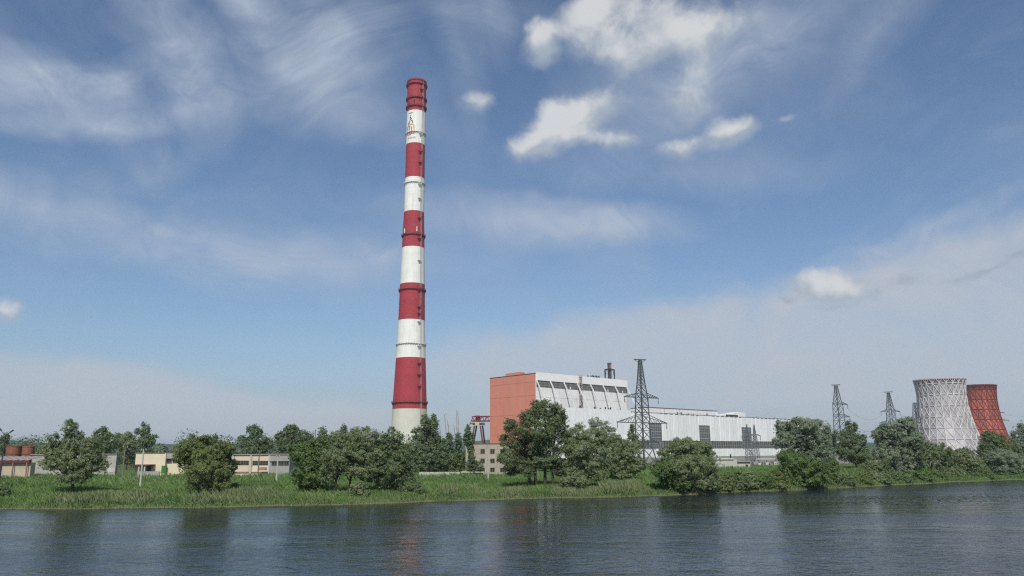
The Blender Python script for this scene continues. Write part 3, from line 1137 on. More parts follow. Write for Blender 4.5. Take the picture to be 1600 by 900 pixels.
def pylon(px, top_py, Y, label, rz, prof, arms, lw=.34, bw=.17, m=None, sides=(1, 1), name='power_pylon', cat='pylon', topw=0.0, group='lattice power pylons', base=None):
    """prof: (fraction of height, half width) ; arms: (fraction, half length, depth of truss)"""
    m = m or M_py
    pt = at(px, top_py, Y)
    x, y = pt.x, Y
    zb = base if base is not None else gz(x, y)
    H = pt.z - zb
    root = thing(name, (x, y, zb), label, cat, group, rz)
    fz = [p[0] for p in prof]
    fw = [p[1] for p in prof]

    def hw(f):
        return float(np.interp(f, fz, fw))

    def C(f, i):
        sx, sy = ((-1, -1), (1, -1), (1, 1), (-1, 1))[i]
        w = hw(f)
        return Vector((sx * w, sy * w, f * H))
    for i in range(4):
        lg = MB()
        for k in range(len(prof) - 1):
            lg.bar(C(fz[k], i), C(fz[k + 1], i), lw)
        lg.build('leg', m, root)
    br = MB()
    f = 0.0
    while f < .985:
        st_ = max(.028, 2.0 * hw(f) / H * .78)
        f2 = min(1.0, f + st_)
        for i in range(4):
            j = (i + 1) % 4
            br.bar(C(f, i), C(f2, j), bw)
            br.bar(C(f, j), C(f2, i), bw)
            br.bar(C(f2, i), C(f2, j), bw * .9)
        f = f2
    o = br.build('bracing', m, root)
    o['kind'] = 'stuff'
    tips = []
    for (fa, L, dp) in arms:
        w = hw(fa)
        z = fa * H
        for s in (-1, 1):
            am = MB()
            L0, L = L, L * sides[0 if s < 0 else 1]
            tip = Vector((s * L, 0, z))
            for sy_ in (-1, 1):
                am.bar((s * w, sy_ * w, z), tip, bw * 1.5)
                am.bar((s * w, sy_ * w, z + dp), tip + Vector((0, 0, .1)), bw * 1.2)
                n = max(3, int(L / 2.2))
                for k in range(n):
                    g, g2 = k / n, (k + 1) / n
                    a = Vector((s * w, sy_ * w, z)).lerp(tip, g2)
                    b = Vector((s * w, sy_ * w, z + dp)).lerp(tip, g)
                    am.bar(a, b, bw * .8)
                    if sy_ == 1:
                        am.bar(a, Vector((s * w, -w, z)).lerp(tip, g), bw * .8)
            a_o = am.build('cross_arm', m, root)
            ins = MB()
            ins.lathe([(.06, z - 2.6), (.22, z - 2.4), (.1, z - 2.2), (.22, z - 1.8), (.1, z - 1.6), (.22, z - 1.2), (.1, z - .9), (.16, z - .4), (.05, z)], 6)
            for v in ins.V:
                v.x += s * L * .97
            ins.build('insulator', M_ins, a_o)
            c_, s_ = math.cos(rz), math.sin(rz)
            tips.append(Vector((x + c_ * s * L * .97, y + s_ * s * L * .97, zb + z - 2.6)))
            L = L0
    if topw:
        tp = MB()
        tp.bar((-topw, 0, H + .15), (topw, 0, H + .5), lw * 1.2)
        tp.bar((-topw, 0, H + .15), (-hw(1), 0, H - 1.4), bw)
        tp.bar((topw, 0, H + .5), (hw(1), 0, H - 1.4), bw)
        tp.build('top_beam', m, root)
    return tips


prof_a = [(0, 4.2), (.18, 2.5), (.62, 2.0), (.80, 1.15), (1.0, .45)]
arms_a = [(.635, 11.6, 1.9), (.39, 16.8, 3.4), (.20, 10.5, 1.6)]
t_main = pylon(1000, 563, 350, 'tall dark lattice pylon standing before the ribbed white hall', .66, prof_a, arms_a, .36, .155, topw=3.9)
prof_b = [(0, 4.2), (.18, 2.9), (.72, 2.1), (.82, 1.45), (1.0, .55)]
t_b = pylon(1306, 602, 490, 'lattice pylon rising just right of the silvery tree clump', .35, prof_b, [(.735, 8.2, 1.5), (.565, 9.0, 1.8)], .31, .15, topw=3.4, sides=(.52, 1))
t_c = pylon(1388, 613, 560, 'lattice pylon left of the pale cooling tower', .1, prof_b, [(.70, 7.6, 1.6), (.53, 9.2, 1.9)], .31, .15, topw=3.6)
t_d = pylon(1429, 629, 660, 'narrow lattice mast against the left edge of pale cooling tower', .2, [(0, 3.6), (.5, 2.9), (1, .9)], [(.62, 4.2, 1.0), (.42, 4.6, 1.0)], .34, .17)
t_e = pylon(1541, 612, 1030, 'pylon behind the red cooling tower, only its right arms in view', .1, [(0, 6), (.62, 3), (1, .8)], [(.655, 22.5, 2.2), (.53, 27.5, 2.4)], .6, .3)
# twin thin masts of the switchyard
for (px, tp, lab) in ((1166.5, 663, 'left of two thin switchyard masts before the white hall'), (1178, 663.5, 'right of two thin switchyard masts before the white hall')):
    pylon(px, tp, 420, lab, .2, [(0, 1.5), (.5, 1.0), (.8, .45), (1, .12)], [(.70, 3.4, .9)], .2, .11, m=M_pyl, name='switchyard_mast', cat='mast', group='thin masts of the switchyard')


def wire(a, b, sag, label, r=.06):
    cu = MB()
    pts = []
    for k in range(17):
        f = k / 16
        p = a.lerp(b, f)
        p.z -= sag * 4 * f * (1 - f)
        pts.append(p)
    cu.tube(pts, r, 4)
    return tag(cu.build('power_line', M_ins), label, 'power line', 'power lines between the pylons')


far = [at(1660, 640, 700), at(1660, 655, 700)]
wire(t_b[1], t_c[0], 5, 'upper wire sagging between the two pylons beside pale cooling tower')
wire(t_b[3], t_c[2], 5, 'lower wire sagging between the two pylons beside pale cooling tower')
wire(t_c[1], t_e[0], 6, 'upper wire from pylon left of the cooling towers to the right')
wire(t_c[3], t_e[2], 6, 'lower wire from pylon left of the cooling towers to the right')
wire(t_e[1], far[0], 4, 'upper wire leaving the red cooling tower to the right')
wire(t_e[3], far[1], 4, 'lower wire leaving the red cooling tower to the right')

# ------------------------------------------------------------------ gantry crane
M_gr = mat('crane_red', (0.15, 0.026, 0.03), .6, .25, .6)
M_gy = mat('crane_cream', (0.5, 0.42, 0.27), .7)
M_gb = mat('crane_blue_grey', (0.06, 0.07, 0.10), .6)
GY = 672.0
GK = GY / 400.0
gp = lambda px, py, dy=0.0: at(px, py, GY + dy)
g0 = gp(748, 700)
crane = thing('gantry_crane', (g0.x, GY, gz(g0.x, GY)), 'red lattice gantry crane standing left of the orange wall', 'crane')
zgb = gz(g0.x, GY)
for (pt_, pb_, dy) in ((741.5, 736, 0), (744.8, 739.5, 12), (750.5, 754.5, 0), (754, 757.5, 12)):
    a = gp(pt_, 665, dy)
    b = gp(pb_ + (pb_ - pt_) * .75, 722, dy)
    b.z = zgb
    MB().bar(b, a, .8 * GK).build('leg', M_gr, crane, world=True)
mb = MB()
a0, a1 = gp(738, 661.5), gp(755, 661.5)
mb.box(a0.x, a1.x, GY - 1, GY + 14, a0.z - 1.0, a0.z + .5)
mb.build('cross_beam', M_gr, crane, world=True)
mb = MB()
z0_, z1_ = gp(748, 657.5).z, gp(748, 650.5).z
xl, xr = gp(737, 655).x, gp(780, 655).x
for y in (GY + 1, GY + 12):
    mb.bar((xl, y, z0_), (xr, y, z0_), .5 * GK)
    mb.bar((xl + 1.2, y, z1_), (xr, y, z1_), .5 * GK)
    x = xl
    k = 0
    while x < xr - 2.2:
        mb.bar((x, y, z0_ if k % 2 else z1_), (x + 2.2, y, z1_ if k % 2 else z0_), .28 * GK)
        x += 2.2
        k += 1
mb.build('truss_girder', M_gr, crane, world=True)
a, b = gp(743.5, 656.5), gp(749.5, 649)
MB().box(a.x, b.x, GY + 2, GY + 10, a.z, b.z).build('trolley', M_gr, crane, world=True)
a, b = gp(742.5, 664.5), gp(749, 660)
MB().box(a.x, b.x, GY - 2.6, GY - 1.1, a.z, b.z).build('machine_box', M_gy, crane, world=True)
a, b = gp(752, 664), gp(757.5, 659.5)
mb = MB().box(a.x, b.x, GY - 2.8, GY - 1.2, a.z, b.z - .5)
mb.box(a.x - .2, b.x + .5, GY - 3, GY - 1.1, a.z - .3, a.z)
mb.build('driver_cab', M_gb, crane, world=True)
mb = MB()
a = gp(734.5, 662)
b = gp(741, 657)
mb.bar(a, gp(741, 661.5), .8)
mb.bar(a, gp(738.5, 653), .6)
mb.bar(gp(738, 651), gp(743, 650), .6)
mb.build('walkway', M_gr, crane, world=True)

# ------------------------------------------------------------------ low buildings on the left and centre
M_yel = mat('yellow_render', (0.62, 0.55, 0.39), .9, .08, .5, streak=(0.5, 0.42, 0.28), streak_amt=.4)
M_cream = mat('cream_render', (0.55, 0.47, 0.355), .9, .08, .5)
M_pink = mat('pink_brown_trim', (0.33, 0.17, 0.13), .9)
M_grey = mat('grey_concrete', (0.30, 0.29, 0.265), .9, .15, .4, streak=(0.2, 0.19, 0.17), streak_amt=.4)
M_grl = mat('pale_grey_block', (0.42, 0.405, 0.36), .9, .12, .4)
M_tan = mat('tan_panel', (0.36, 0.315, 0.25), .9, .1, .4, streak=(0.3, 0.26, 0.2), streak_amt=.4)
M_tand = mat('tan_joint', (0.20, 0.165, 0.125), .9)
M_green = mat('green_door_paint', (0.035, 0.16, 0.03), .6)
M_win = mat('window_glass', (0.03, 0.033, 0.036), .15, .4, 1.0, spec=.6)
M_frame = mat('window_white', (0.55, 0.54, 0.5), .7)
M_brown = mat('window_brown', (0.13, 0.10, 0.075), .7)
M_rustt = mat('rusted_tank', (0.22, 0.085, 0.052), .85, .28, .8, streak=(0.13, 0.06, 0.045), streak_amt=.5)
M_sheet = mat('asbestos_sheet', (0.34, 0.31, 0.28), .9, .15, 1.0)
M_eave = mat('maroon_eave', (0.12, 0.035, 0.035), .8)


class Front:
    """a wall that faces the camera squarely; maps pixels to its plane"""
    def __init__(s, Y):
        s.Y = Y

    def x(s, px, py=725):
        return at(px, py, s.Y).x

    def z(s, py, px):
        return at(px, py, s.Y).z


def fbox(root, name, m, Y, l, r, t, b, y0, y1, zbot=None, parent=None):
    """box whose front matches the pixel rectangle l,r,t,b at distance Y; y0..y1 depth relative to Y"""
    cx = (l + r) / 2
    x0, x1 = at(l, (t + b) / 2, Y).x, at(r, (t + b) / 2, Y).x
    z1 = at(cx, t, Y).z
    z0 = at(cx, b, Y).z if zbot is None else zbot
    o_ = MB().box(x0, x1, Y + y0, Y + y1, z0, z1)
    for v in o_.V:
        v -= root.location
    ob = link(name, new_mesh(name, o_.V, o_.F, m), parent or root)
    return ob


def window(root, Y, l, r, t, b, nx=2, nz=1, proud=-.04, glass=None, frame=None, name='window'):
    w = fbox(root, name, glass or M_win, Y, l, r, t, b, proud, .3)
    cx = (l + r) / 2
    x0, x1 = at(l, (t + b) / 2, Y).x, at(r, (t + b) / 2, Y).x
    z1, z0 = at(cx, t, Y).z, at(cx, b, Y).z
    f = MB()
    for k in range(nx + 1):
        x = x0 + (x1 - x0) * k / nx
        f.box(x - .06, x + .06, Y + proud - .08, Y + proud - .003, z0, z1)
    for k in range(nz + 1):
        z = z0 + (z1 - z0) * k / nz
        f.box(x0 - .06, x1 + .06, Y + proud - .07, Y + proud - .006, z - .06, z + .06)
    for v in f.V:
        v -= root.location
    link('frame', new_mesh('frame', f.V, f.F, frame or M_brown), w)
    return w


M_sheetd = mat('sheet_dark', (0.19, 0.15, 0.13), .9)
M_shedw = mat('shed_wall', (0.42, 0.36, 0.26), .9, .15, .5)
M_shed = mat('shed_block', (0.35, 0.335, 0.30), .9, .15, .4, streak=(0.25, 0.24, 0.21), streak_amt=.4)
# yellow workshop
YB = 212.0
p = at(330, 740, YB)
ws = thing('workshop', (p.x, YB, 1.5), 'long low yellow workshop with dark window bands and green door', 'building')
fbox(ws, 'wall', M_yel, YB, 211, 258, 708, 742, 0, 18, 1.0)
fbox(ws, 'wall', M_yel, YB, 258.1, 368, 716.5, 742, 1.0, 17, 1.0)
fbox(ws, 'roof', M_sheet, YB, 258.1, 300, 708.5, 716.4, .4, 17.5)
fbox(ws, 'roof', M_sheet, YB, 210.6, 258, 707.6, 708.3, -.2, 18.2)
fbox(ws, 'wall', M_cream, YB, 358, 421, 710.5, 742, .2, 16, 1.0)
fbox(ws, 'roof', M_sheet, YB, 357, 452, 709.5, 710.4, -.2, 17)
fbox(ws, 'wall', M_grey, YB, 421.1, 452, 711.6, 742, .1, 16, 1.0)
fbox(ws, 'fascia', M_grey, YB, 421.3, 452, 711.8, 720.5, -.25, .08)
fbox(ws, 'door', M_green, YB, 252.5, 259.5, 727.5, 739, -.12, .5)
window(ws, YB + .9, 260.5, 268, 717.5, 723, 1, 1)
window(ws, YB + .9, 270, 300, 718.5, 722.5, 4, 1)
window(ws, YB + .15, 365, 375.6, 720, 726.7, 2, 2)
window(ws, YB + .15, 376.6, 388.6, 720, 726.7, 3, 2)
window(ws, YB + .15, 395, 405.5, 720.3, 727, 3, 2)
window(ws, YB + .15, 406.5, 420, 720.3, 727, 3, 2)
for (l, r) in ((425, 434), (435.5, 443), (444.2, 451)):
    window(ws, YB + .05, l, r, 721, 726.5, 2, 1)
fbox(ws, 'lower_panel', M_cream, YB, 365, 388.6, 727.2, 737, .05, .19)
fbox(ws, 'lower_panel', M_yel, YB, 395, 420, 727.4, 737, .05, .19)
fbox(ws, 'dado_line', M_pink, YB, 360, 421, 737.2, 738.4, -.05, .3)
for px in (363.7, 391.6, 420.5):
    fbox(ws, 'pilaster', M_grl, YB, px - 1.4, px + 1.4, 711.5, 740, -.15, .3)
fbox(ws, 'porch_roof', M_eave, YB, 208, 243, 725.6, 727.2, -3.5, 0)
for px in (216.5, 225.5):
    fbox(ws, 'porch_pier', M_grl, YB - 3.2, px - 1, px + 1, 727.4, 742, 0, .4, 1.4)
fbox(ws, 'porch_shade', M_win, YB, 229, 236, 728.5, 736, -.1, .3)
fbox(ws, 'low_wall', M_grey, YB - 6, 214, 249, 736.5, 743, 0, .3, 1.2)
fbox(ws, 'porch_post', M_pink, YB - 3.3, 241.6, 242.6, 727, 733, 0, .2)
fbox(ws, 'bin', M_pink, YB - 2, 405, 415, 730, 735, 0, .9)
# grey block building behind the left willow
YG = 222.0
p = at(110, 738, YG)
gb = thing('block_shed', (p.x, YG, 1.5), 'flat roofed grey block shed behind the left willow', 'shed')
fbox(gb, 'wall', M_shed, YG, 49, 181, 710.5, 740, 0, 1.2, 1.0)
fbox(gb, 'roof', M_sheet, YG, 48.5, 181.8, 709.4, 710.3, -.3, 1.5)
fbox(gb, 'patch', M_grl, YG, 150, 180, 731, 738, -.06, .2)
for k, px in enumerate((75, 102, 128, 155)):
    fbox(gb, 'joint_strip', M_grey, YG, px - .35, px + .35, 710.6, 740, -.04, .1)
# open-sided shed at far left
YS = 205.0
p = at(15, 738, YS)
sh = thing('tin_roof_shed', (p.x, YS, 1.5), 'low shed with striped sheet roof and maroon eave at far left', 'shed')
fbox(sh, 'wall', M_shedw, YS, -30, 47.5, 723, 742, 0, 2, 1.0)
fbox(sh, 'eave', M_eave, YS, -30, 48.5, 719.6, 723.3, -.8, .3)
for k in range(16):
    l = -32 + 5 * k
    x0, x1 = at(l, 719, YS).x, at(l + 4.6, 719, YS).x
    z0, z1 = at(10, 719.4, YS).z, at(10, 713.8, YS + 6).z
    mb = MB().add([(x0, YS - 1, z0), (x1, YS - 1, z0), (x1, YS + 6, z1), (x0, YS + 6, z1), (x0, YS - 1, z0 + .12), (x1, YS - 1, z0 + .12), (x1, YS + 6, z1 + .12), (x0, YS + 6, z1 + .12)],
                  [(0, 3, 2, 1), (4, 5, 6, 7), (0, 1, 5, 4), (1, 2, 6, 5), (2, 3, 7, 6), (3, 0, 4, 7)])
    mb.build('roof_sheet', M_sheet if k % 2 else M_sheetd, sh, world=True)
for px in (2, 22.5, 44):
    fbox(sh, 'post', M_pink, YS, px - .7, px + .7, 723, 742, -.9, -.6, 1.2)
# rusty tanks behind
for (l, r, t, lab) in ((10.5, 31.5, 697, 'wider rusty round tank at left, nearer the street lamp'), (35, 52, 697.5, 'narrower rusty round tank, right of its pair')):
    YT = 246.0
    c = at((l + r) / 2, 710, YT)
    R_ = (at(r, 710, YT).x - at(l, 710, YT).x) / 2
    zb_ = gz(c.x, YT)
    H = at((l + r) / 2, t, YT).z - zb_
    tk = thing('storage_tank', (c.x, YT, zb_), lab, 'tank', 'rusty tanks')
    MB().lathe([(R_, 0), (R_, H)], 40).build('shell', M_rustt, tk, smooth=True)
    MB().lathe([(R_ + .12, H - .18), (R_ + .12, H), (R_ * .5, H + .12), (.01, H + .2)], 40).build('lid', M_rustt, tk)
    for f in (.45, .72):
        MB().lathe([(R_ + .01, H * f - .07), (R_ + .1, H * f), (R_ + .01, H * f + .07)], 40).build('hoop', M_eave, tk)

# three storey office with panel bands
YO = 205.0
p = at(760, 742, YO)
of = thing('office_block', (p.x, YO, 1.5), 'tan three storey office block below the orange wall', 'building')
fbox(of, 'wall', M_tand, YO, 727.5, 800, 695.5, 745, .35, 12, 1.0)
bands = [(693.3, 701.4), (701.9, 711), (711.4, 722.6), (723.1, 730), (730.4, 741.8)]
wx = [(750.8, 757.5), (766, 773), (781.5, 788.5)]
winrows = [(702, 709.3), (716.8, 723.8), (731, 737.8)]
for (t, b) in [(693.3, 701.8), (709.5, 716.6), (724.0, 730.8), (738.0, 743)]:
    for (l, r) in ((727.5, 743.4), (743.6, 760.9), (761.1, 777), (777.2, 800)):
        fbox(of, 'wall_panel', M_tan, YO, l, r, t, b, 0, .34)
for (t, b) in winrows:
    edges = [727.5] + [v for w in wx for v in w] + [800]
    for k in range(0, len(edges), 2):
        fbox(of, 'wall_panel', M_tan, YO, edges[k] + .05, edges[k + 1] - .05, t - .1, b + .1, 0.02, .34)
    for (l, r) in wx:
        window(of, YO + .2, l, r, t, b, 2, 1)
fbox(of, 'roof', M_tand, YO, 726.8, 800.5, 692.7, 693.2, -.2, 12.2)
# white low fence in front of it and slab shelter
YF = 200.0
p = at(690, 740, YF)
lf = thing('concrete_fence', (p.x, YF, 1.5), 'low pale concrete fence right of the chimney foot', 'fence')
l = 655
while l < 719:
    fbox(lf, 'fence_panel', M_grl, YF, l, l + 7.6, 737.6, 742, 0, .15, 1.2)
    l += 8
p = at(738, 740, YF - 3)
sl = thing('slab_shelter', (p.x, YF - 3, 1.5), 'flat concrete slab on low pale blocks before the office', 'shelter')
fbox(sl, 'slab', M_grl, YF - 3, 720.5, 756, 737, 738.6, 0, 4)
fbox(sl, 'block', M_frame, YF - 3, 723, 735.5, 738.7, 743, .5, 3, 1.2)
fbox(sl, 'block', M_grey, YF - 3, 744, 753, 738.7, 743, .5, 3, 1.2)

# switchyard buildings in front of the hall, right
YW = 268.0
p = at(1137, 730, YW)
sw = thing('switch_house', (p.x, YW, 1.6), 'low pale flat roofed hut left of the twin masts', 'hut')
fbox(sw, 'wall', M_grl, YW, 1106, 1152, 718, 734, 0, 9, 1.2)
fbox(sw, 'roof', M_frame, YW, 1105, 1146, 716.4, 717.9, -.4, 9.4)
fbox(sw, 'wall', M_grl, YW, 1152.1, 1173, 721.8, 734, .4, 8, 1.2)
fbox(sw, 'roof', M_mull, YW, 1151.8, 1173.6, 720.2, 721.7, -.2, 8.3)
window(sw, YW + .4, 1165, 1168.6, 726, 729.2, 1, 1)
fbox(sw, 'flue', M_dsteel, YW + 4, 1141, 1142.6, 709.5, 716.5, 0, .5)
fbox(sw, 'door', M_mull, YW, 1128, 1132.5, 724.5, 732.5, -.08, .2)
YW2 = 262.0
p = at(1160, 733, YW2)
wf_ = thing('white_boundary_wall', (p.x, YW2, 1.6), 'low bright white wall on the bank before the ribbed hall', 'wall')
l = 1135
while l < 1222:
    fbox(wf_, 'wall_panel', M_frame, YW2, l, l + 9.6, 730.5 + (1135 - l) * -.001, 735.5, 0, .2, 1.2)
    l += 10
fbox(wf_, 'footing', mat('red_earth_brick', (0.26, 0.12, 0.075), .95, .25, 1.0), YW2 - .6, 1180, 1225, 735.8, 738.5, 0, .5, 1.3)
YW3 = 300.0
p = at(1195, 725, YW3)
tr_ = thing('transformer_yard', (p.x, YW3, 1.6), 'row of grey transformers and bars behind the bright white wall', 'transformers')
for k, px in enumerate((1180, 1187, 1193, 1199, 1206, 1212)):
    t = 719 + (k * 7 % 5)
    fbox(tr_, 'transformer', M_grl if k % 2 else M_mull, YW3, px - 2.4, px + 2.2, t + 2.5, 731, 0, 2.2, 1.5)
    fbox(tr_, 'bushing', M_dsteel, YW3, px - .4, px + .3, t - 1.2, t + 2.4, .6, 1.0)
fbox(tr_, 'busbar', M_frame, YW3, 1182, 1212, 716.5, 717.6, .2, .5)
for px in (1183, 1197, 1211):
    fbox(tr_, 'post', M_grl, YW3, px - .35, px + .35, 715.5, 731, .1, .45, 1.5)

yx = [(62, 285), (150, 285), (520, 640), (420, 900), (60, 560)]
yd = MB().add([(x, y, 2.12) for x, y in yx], [(0, 1, 2, 3, 4)]).build('yard', mat('yard_gravel', (0.20, 0.19, 0.165), .95, .25, .2, bump=.5, bscale=2))
yd['kind'] = 'structure'

# ------------------------------------------------------------------ poles and lamps
M_pole = mat('pale_concrete_pole', (0.42, 0.41, 0.38), .85, .1, 2)
M_wood = mat('weathered_pole', (0.16, 0.145, 0.125), .9, .2, 2)


def pole(px, t, b, Y, label, m, arms=(), wid=.32, cat='pole', name='utility_pole', group='utility poles'):
    top = at(px, t, Y)
    z0 = gz(top.x, Y)
    H = top.z - z0
    r = thing(name, (top.x, Y, z0), label, cat, group)
    MB().tube([(0, 0, -.2), (0, 0, H * .5), (0, 0, H)], [wid * .40, wid * .33, wid * .25], 8).build('post', m, r)
    for (f, L) in arms:
        MB().bar((-L, 0, H * f), (L, 0, H * f), .14).build('cross_arm', M_dsteel, r)
        ins = MB()
        for s in (-.9, .9):
            ins.tube([(s * L, 0, H * f), (s * L, 0, H * f + .35)], [.08, .05], 6)
        ins.build('insulator', M_frame, r)
    return Vector((top.x, Y, z0 + H))


pA = pole(224.5, 702, 757, 150, 'tall pale pole in front of the yellow workshop porch', M_pole, ((.97, .5),), .5)
pB = pole(196, 697, 747, 172, 'grey pole right of the grey block shed', M_wood, ((.96, .5),), .45)
pC = pole(405.5, 704, 737, 196, 'dark pole before the cream window band', M_wood, ((.96, .45),), .5)
pD = pole(434.3, 712, 748, 168, 'short pale pole near the grey end of the workshop', M_pole, ((.96, .4),), .45)
pE = pole(762.8, 717, 748, 166, 'short white pole before the tan office windows', M_pole, ((.95, .3),), .4)
pF = pole(1173, 703, 735, 258, 'dark double armed pole between the switch hut and white wall', M_wood, ((.96, .7), (.78, .9)), .42)
pG = pole(493, 671, 720, 285, 'slim pole with a boxed head among distant trees left of centre', M_wood, ((.97, .4),), .55)
pH = pole(936.5, 726, 745, 176, 'short white post beneath the pale willow', M_pole, (), .35)
wire(pB, pA, .6, 'thin wire from the grey pole to the tall pale pole', .03)
wire(pA, pC, 1.2, 'thin wire from the tall pale pole past the yellow workshop', .03)
# double street lamp at far left
YL = 160.0
top = at(8.5, 680, YL)
zl = gz(top.x, YL)
lm = thing('street_lamp', (top.x, YL, zl), 'double headed street lamp before the rusty tanks', 'street lamp')
H = top.z - zl
MB().tube([(0, 0, -.2), (0, 0, H)], [.16, .1], 8).build('post', M_dsteel, lm)
for (px, py) in ((0.5, 671), (18, 674)):
    q = at(px, py, YL) - Vector((top.x, YL, zl))
    MB().tube([(0, 0, H - .1), tuple(Vector((0, 0, H)).lerp(q, .5) + Vector((0, 0, -.05))), tuple(q)], .06, 6).build('arm', M_dsteel, lm)
    d_ = (q - Vector((0, 0, H))).normalized()
    MB().bar(q - d_ * .3, q + d_ * .45, .32, .2).build('lamp_head', M_dsteel, lm)

# ------------------------------------------------------------------ trees
L_willow = leaf_mat('willow_leaf', (0.122, 0.172, 0.067), (0.273, 0.320, 0.162))
L_dark = leaf_mat('dark_leaf', (0.078, 0.117, 0.047), (0.189, 0.250, 0.106))
L_silver = leaf_mat('silver_leaf', (0.120, 0.170, 0.095), (0.317, 0.366, 0.254))
L_bright = leaf_mat('bright_leaf', (0.069, 0.131, 0.031), (0.163, 0.237, 0.069))
L_poplar = leaf_mat('poplar_leaf', (0.082, 0.129, 0.055), (0.204, 0.264, 0.125))
L_olive = leaf_mat('olive_leaf', (0.103, 0.143, 0.041), (0.219, 0.272, 0.096))
M_bark = mat('bark', (0.05, 0.042, 0.034), .95, .3, 1.5, bump=.5, bscale=4)
M_barkp = mat('pale_bark', (0.26, 0.24, 0.21), .9, .3, 1.5)


def on_ground(px, py):
    """distance at which the ray through a pixel meets the bank"""
    d = ray(px, py)
    for k in range(100, 460):
        p = CAM + d * (k / d.y)
        if p.z <= gz(p.x, p.y) and k > float(shore(p.x)) + .5:
            return float(k)
    return 230.0


def leaves_for(lobes, rs, lsize, dens, droop, narrow, zmin_fn):
    """lobes: list of (centre xyz, radii xyz) -> leaf quads and spray centres"""
    allv = []
    cents = []
    C = np.array([l[0] for l in lobes])
    R = np.array([l[1] for l in lobes])
    lsize = lsize * .8
    larea = lsize * lsize * narrow * .5
    for i, (c, r) in enumerate(lobes):
        r = np.array(r)
        c = np.array(c)
        rm = float(np.mean(r))
        cr0 = min(.85, max(.3, rm * .24))
        area = 4 * PI * ((r[0] * r[1]) ** 1.6 / 3 + (r[0] * r[2]) ** 1.6 / 3 + (r[1] * r[2]) ** 1.6 / 3) ** (1 / 1.6)
        nc = max(5, int(area / (cr0 * cr0 * 1.6) * dens))
        d = rs.normal(size=(nc, 3))
        d /= np.linalg.norm(d, axis=1)[:, None]
        fr = rs.uniform(.30, 1.04, nc) ** .62
        out = rs.random(nc) < .26
        fr[out] = rs.uniform(.98, 1.38, out.sum())
        P = c + d * r * fr[:, None]
        # drop sprays that lie deep inside another lobe
        keep = np.ones(nc, bool)
        for j in range(len(lobes)):
            if j != i:
                q = np.linalg.norm((P - C[j]) / R[j], axis=1)
                keep &= q > .55
        P, d, out = P[keep], d[keep], out[keep]
        cr = cr0 * rs.uniform(.65, 1.25, len(P))
        cr[out] *= .5
        for k in range(len(P)):
            cents.append(P[k])
            n = max(7, int(2.6 * PI * cr[k] ** 2 / larea * .36))
            g = rs.normal(size=(n, 3))
            g /= np.linalg.norm(g, axis=1)[:, None]
            g *= (rs.random(n) ** .45)[:, None]
            off = g * cr[k] * np.array([1, 1, .72])
            off[:, 2] -= droop * (off[:, 0] ** 2 + off[:, 1] ** 2) / max(cr[k], .2) * .7
            pos = P[k] + off
            nrm = g * .9 + d[k] * .5 + np.array([0, 0, .45]) + rs.normal(size=(n, 3)) * .45
            nrm /= np.linalg.norm(nrm, axis=1)[:, None]
            lg = rs.normal(size=(n, 3)) + np.array([0, 0, -1.6 * droop])
            lg -= nrm * np.sum(lg * nrm, axis=1)[:, None]
            lg /= np.linalg.norm(lg, axis=1)[:, None] + 1e-9
            sd = np.cross(nrm, lg)
            s = lsize * rs.uniform(.65, 1.3, n)[:, None]
            a = lg * s * .5
            b = sd * s * .5 * narrow
            allv.append(np.stack([pos - a, pos + b + a * .15, pos + a, pos - b + a * .15], 1))
    V = np.concatenate(allv).reshape(-1, 3)
    zf = zmin_fn + .05
    V[:, 2] = np.maximum(V[:, 2], zf + (V[:, 2] - zf) * 0.0) if False else np.where(V[:, 2] < zf, zf + rs.random(len(V)) * .25, V[:, 2])
    return V, np.array(cents)


